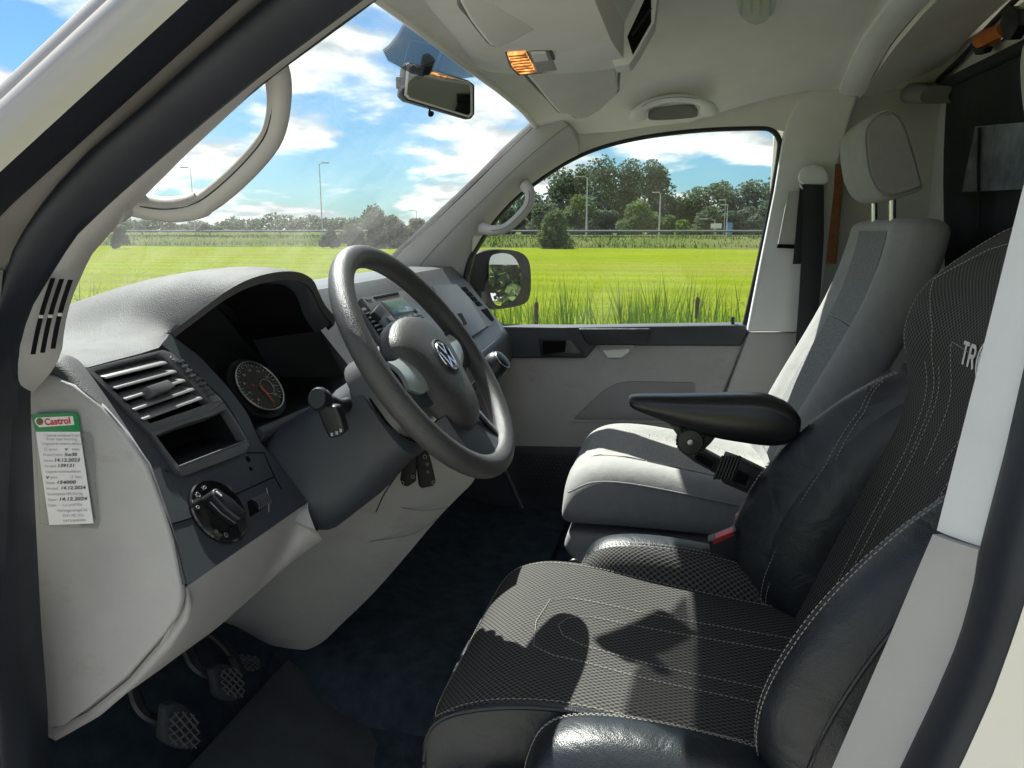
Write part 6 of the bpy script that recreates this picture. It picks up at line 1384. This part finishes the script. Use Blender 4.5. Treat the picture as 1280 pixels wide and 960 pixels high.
# its backrest
fp_ = [(950, 600), (985, 537), (1005, 503), (1040, 448), (1068, 400), (1085, 368), (1102, 325), (1112, 296), (1114, 284)]
prof_ = resample([atx(p[0], p[1], .225) for p in fp_], 14)
def yz(f):
    p = cr(prof_, f); return p.y, p.z
def pbl(y, z, s=1.0, ins=.03, th=.115, w=0.0):
    X0, X1 = .192+w, .658-w
    return [Vector((x, yy, z)) for x, yy in ((X0+.02, y-th), (X0, y-th*.75), (X0-.003, y-th*.4), (X0+.006, y-.022), (X0+.032, y), (X0+.07, y-.006), (X0+.105, y-ins), (X0+.15, y-ins-.004), (.425, y-ins-.006), (X1-.15, y-ins-.004), (X1-.105, y-ins), (X1-.07, y-.006), (X1-.032, y), (X1-.006, y-.022), (X1+.003, y-th*.4), (X1, y-th*.75), (X1-.02, y-th), (.425, y-th-.01))]
loops = []
insf = lambda f: .034-.022*f
for i in range(11):
    f = i/10; y, z = yz(f*.97); loops.append(pbl(y, z, 1, insf(f), .115+.02*(1-f), .004*f))
y, z = yz(1.0); loops.append(pbl(y-.006, z+.010, 1, .008, .10, .012)); loops.append(pbl(y-.03, z+.020, 1, .004, .055, .04))
loops.insert(0, pbl(yz(0)[0]-.0, yz(0)[1]-.08, 1, .03, .13))
mb = MB(); mb.loft(loops); mb.build('backrest', 'fabric', ps, sub=1)
for f0, f1 in ((.0, .47), (.478, .965)):
    mb = MB(); rows = []
    for j in range(15):
        f = f0+(f1-f0)*j/14; y, z = yz(f*.97); zz_ = insf(f); rows.append([Vector((.300+.25*i/10, y-zz_+.004-.005*math.sin(math.pi*i/10)+ (.006 if i in (0, 10) else 0)*0, z)) for i in range(11)])
    k = mb.slab(rows, (0, -.01, 0))
    for j in range(15):
        for i in range(11):
            for q in (0, 165): mb.uv[k+q+j*11+i] = (.25*i/10, .55*(f0+(f1-f0)*j/14))
    mb.build('backrest_insert', 'seat_insert', ps, uv=True)
headrest(ps, pr, .29, .555, 'fabric', 'fabric_side', ((.345, -.015), (.50, -.015)), 1.375)

# ---- armrest of the driver seat
XA = -.17
ar = thing('armrest', 'black folding armrest with knob and ribbed arm beside the driver seat', 'armrest', atx(945, 605, XA))
top_ = [(787, 499), (792, 493), (850, 492), (905, 490), (950, 490), (975, 497), (990, 507), (1000, 520)]
bot_ = [(788, 507), (800, 513), (838, 528), (885, 543), (930, 551), (962, 554), (985, 550), (998, 538)]
sec = []
TA, BA = resample([atx(p[0], p[1], XA) for p in top_], 26), resample([atx(p[0], p[1], XA) for p in bot_], 26)
for i, (a, b) in enumerate(zip(TA, BA)):
    f = i/25; w = (.018+.022*math.sin(min(1, f*1.25)*math.pi*.5))*(1.0 if f < .9 else 1-.55*((f-.9)/.1)**2)
    w *= (.6+.4*min(1, f/.06)); m = a.lerp(b, .5); h = (a-b).length*.5; up = (a-b).normalized(); lp_ = []
    for k in range(16):
        t_ = 2*math.pi*k/16; c_, s_ = math.cos(t_), math.sin(t_); e = .55
        x = math.copysign(abs(c_)**e, c_)*w; zz_ = math.copysign(abs(s_)**.75, s_)*h*(.94 if s_ > 0 else 1); lp_.append(m+Vector((x, 0, 0))+up*zz_)
    sec.append(lp_)
mb = MB(); mb.loft(sec); pd = mb.build('pad', 'leather', ar)
MATS['pad_plastic'] = mat('pad_plastic', (0.012, 0.013, 0.016), 0.30, bump=0.06, bscale=500, var=0.1, spec=0.5); pd.data.materials[0] = MATS['pad_plastic']
mb = MB(); mb.prism([atx(p[0], p[1], XA-.006) for p in ((836, 530), (896, 545), (888, 555), (872, 570), (858, 560))], (.014, 0, 0)); mb.build('bracket', 'black_plastic', ar, bevel=.002)
kc_ = atx(863, 552, XA-.022)
mb = MB(); lathe(mb, kc_, (-1, 0, 0), [(.020, -.03), (.0215, -.02), (.0215, .0), (.019, .004), (.006, .005), (.005, .003), (.001, .003)], 28, (0, 0, 1)); kn = mb.build('knob', 'black_plastic', ar)
mb = MB()
for i in range(24):
    a = 2*math.pi*i/24; c = kc_+Vector((.01, .0217*math.cos(a), .0217*math.sin(a))); mb.tube([c, c+Vector((-.012, 0, 0))], .0013, 5)
mb.build('knurl', 'black_plastic', kn)
mb = MB(); lathe(mb, kc_+Vector((-.0045, 0, 0)), (-1, 0, 0), [(.005, 0), (.005, .002), (.003, .0025)], 12, (0, 0, 1)); mb.build('screw', 'dull_metal', kn)
def strut(pts, X, th, name):
    mb = MB(); mb.prism([atx(p[0], p[1], X) for p in pts], (th, 0, 0)); return mb.build(name, 'black_plastic', ar, bevel=.0025)
strut(((848, 553), (852, 566), (868, 578), (897, 594), (905, 578), (872, 560), (860, 545)), XA-.012, .028, 'upper_arm')
strut(((897, 596), (905, 605), (945, 622), (966, 630), (975, 600), (930, 578), (908, 570)), XA-.014, .032, 'lower_arm')
for i in range(6):
    mb = MB(); x = 893+i*4.2; y = 596-i*.0; mb.tube([atx(x, y+3, XA-.016), atx(x+11, y-26, XA-.016)], .0026, 8); mb.build('ratchet_rib', 'black_plastic', ar)
for pts in (((872, 566), (893, 577), (889, 587), (868, 575)), ((922, 588), (938, 595), (933, 609), (917, 602)), ((944, 598), (962, 606), (957, 621), (938, 612))):
    mb = MB(); mb.prism([atx(p[0], p[1], XA-.0152) for p in pts], (.004, 0, 0)); mb.build('arm_recess', 'void', ar)
    mb = MB(); q = [atx(p[0], p[1], XA-.0165) for p in pts]; mb.tube(q, .0013, 5, closed=True, up=(1, 0, 0)); mb.build('recess_edge', 'black_plastic', ar)
# belt buckles
def buckle(label, body, cap, X):
    t = thing('belt_buckle', label, 'buckle', atx(*body[2], X), 'belt buckles between the seats')
    mb = MB(); mb.prism([atx(p[0], p[1], X) for p in body], (.022, 0, 0)); mb.build('body', 'black_plastic', t, bevel=.003, seg=3)
    mb = MB(); mb.prism([atx(p[0], p[1], X-.001) for p in cap], (.020, 0, 0)); mb.build('release_button', 'red', t, bevel=.0012)
    return t
t = buckle('black seat belt buckle with red button at the driver cushion\'s rear', ((886, 679), (921, 665), (926, 690), (941, 728), (905, 731), (892, 705)), ((889, 675.5), (916.5, 664), (919, 668.5), (891, 681)), -.216)
mb = MB(); mb.prism([atx(p[0], p[1], -.217) for p in ((885, 677), (920, 663), (922, 667), (887, 682))], (.025, 0, 0)); mb.build('rim', 'black_plastic', t, bevel=.001)
mb = MB(); mb.tube([atx(923, 728, -.205), atx(945, 765, -.205), atx(960, 790, -.205)], .010, 8, flat=.4); mb.build('stalk', 'black_plastic', t)
buckle('small red topped buckle peeping out behind the driver bolster', ((918, 650), (934, 641), (936, 660), (930, 668), (922, 664)), ((920, 647), (934, 639.5), (936, 645), (923, 653)), -.10)
lv = thing('seat_lever', 'small dark loop lever at the driver cushion\'s front corner', 'lever', atx(730, 735, -.19))
mb = MB(); mb.tube(resample([atx(p[0], p[1], -.19) for p in ((742, 735), (730, 716), (722, 702), (714, 702), (713, 711), (722, 719), (735, 738))], 30), .0035, 8); mb.build('loop', 'black_plastic', lv)
mb = MB(); mb.box(atx(740, 738, -.19), (.02, .02, .03)); mb.build('mount', 'black_plastic', lv, bevel=.003)
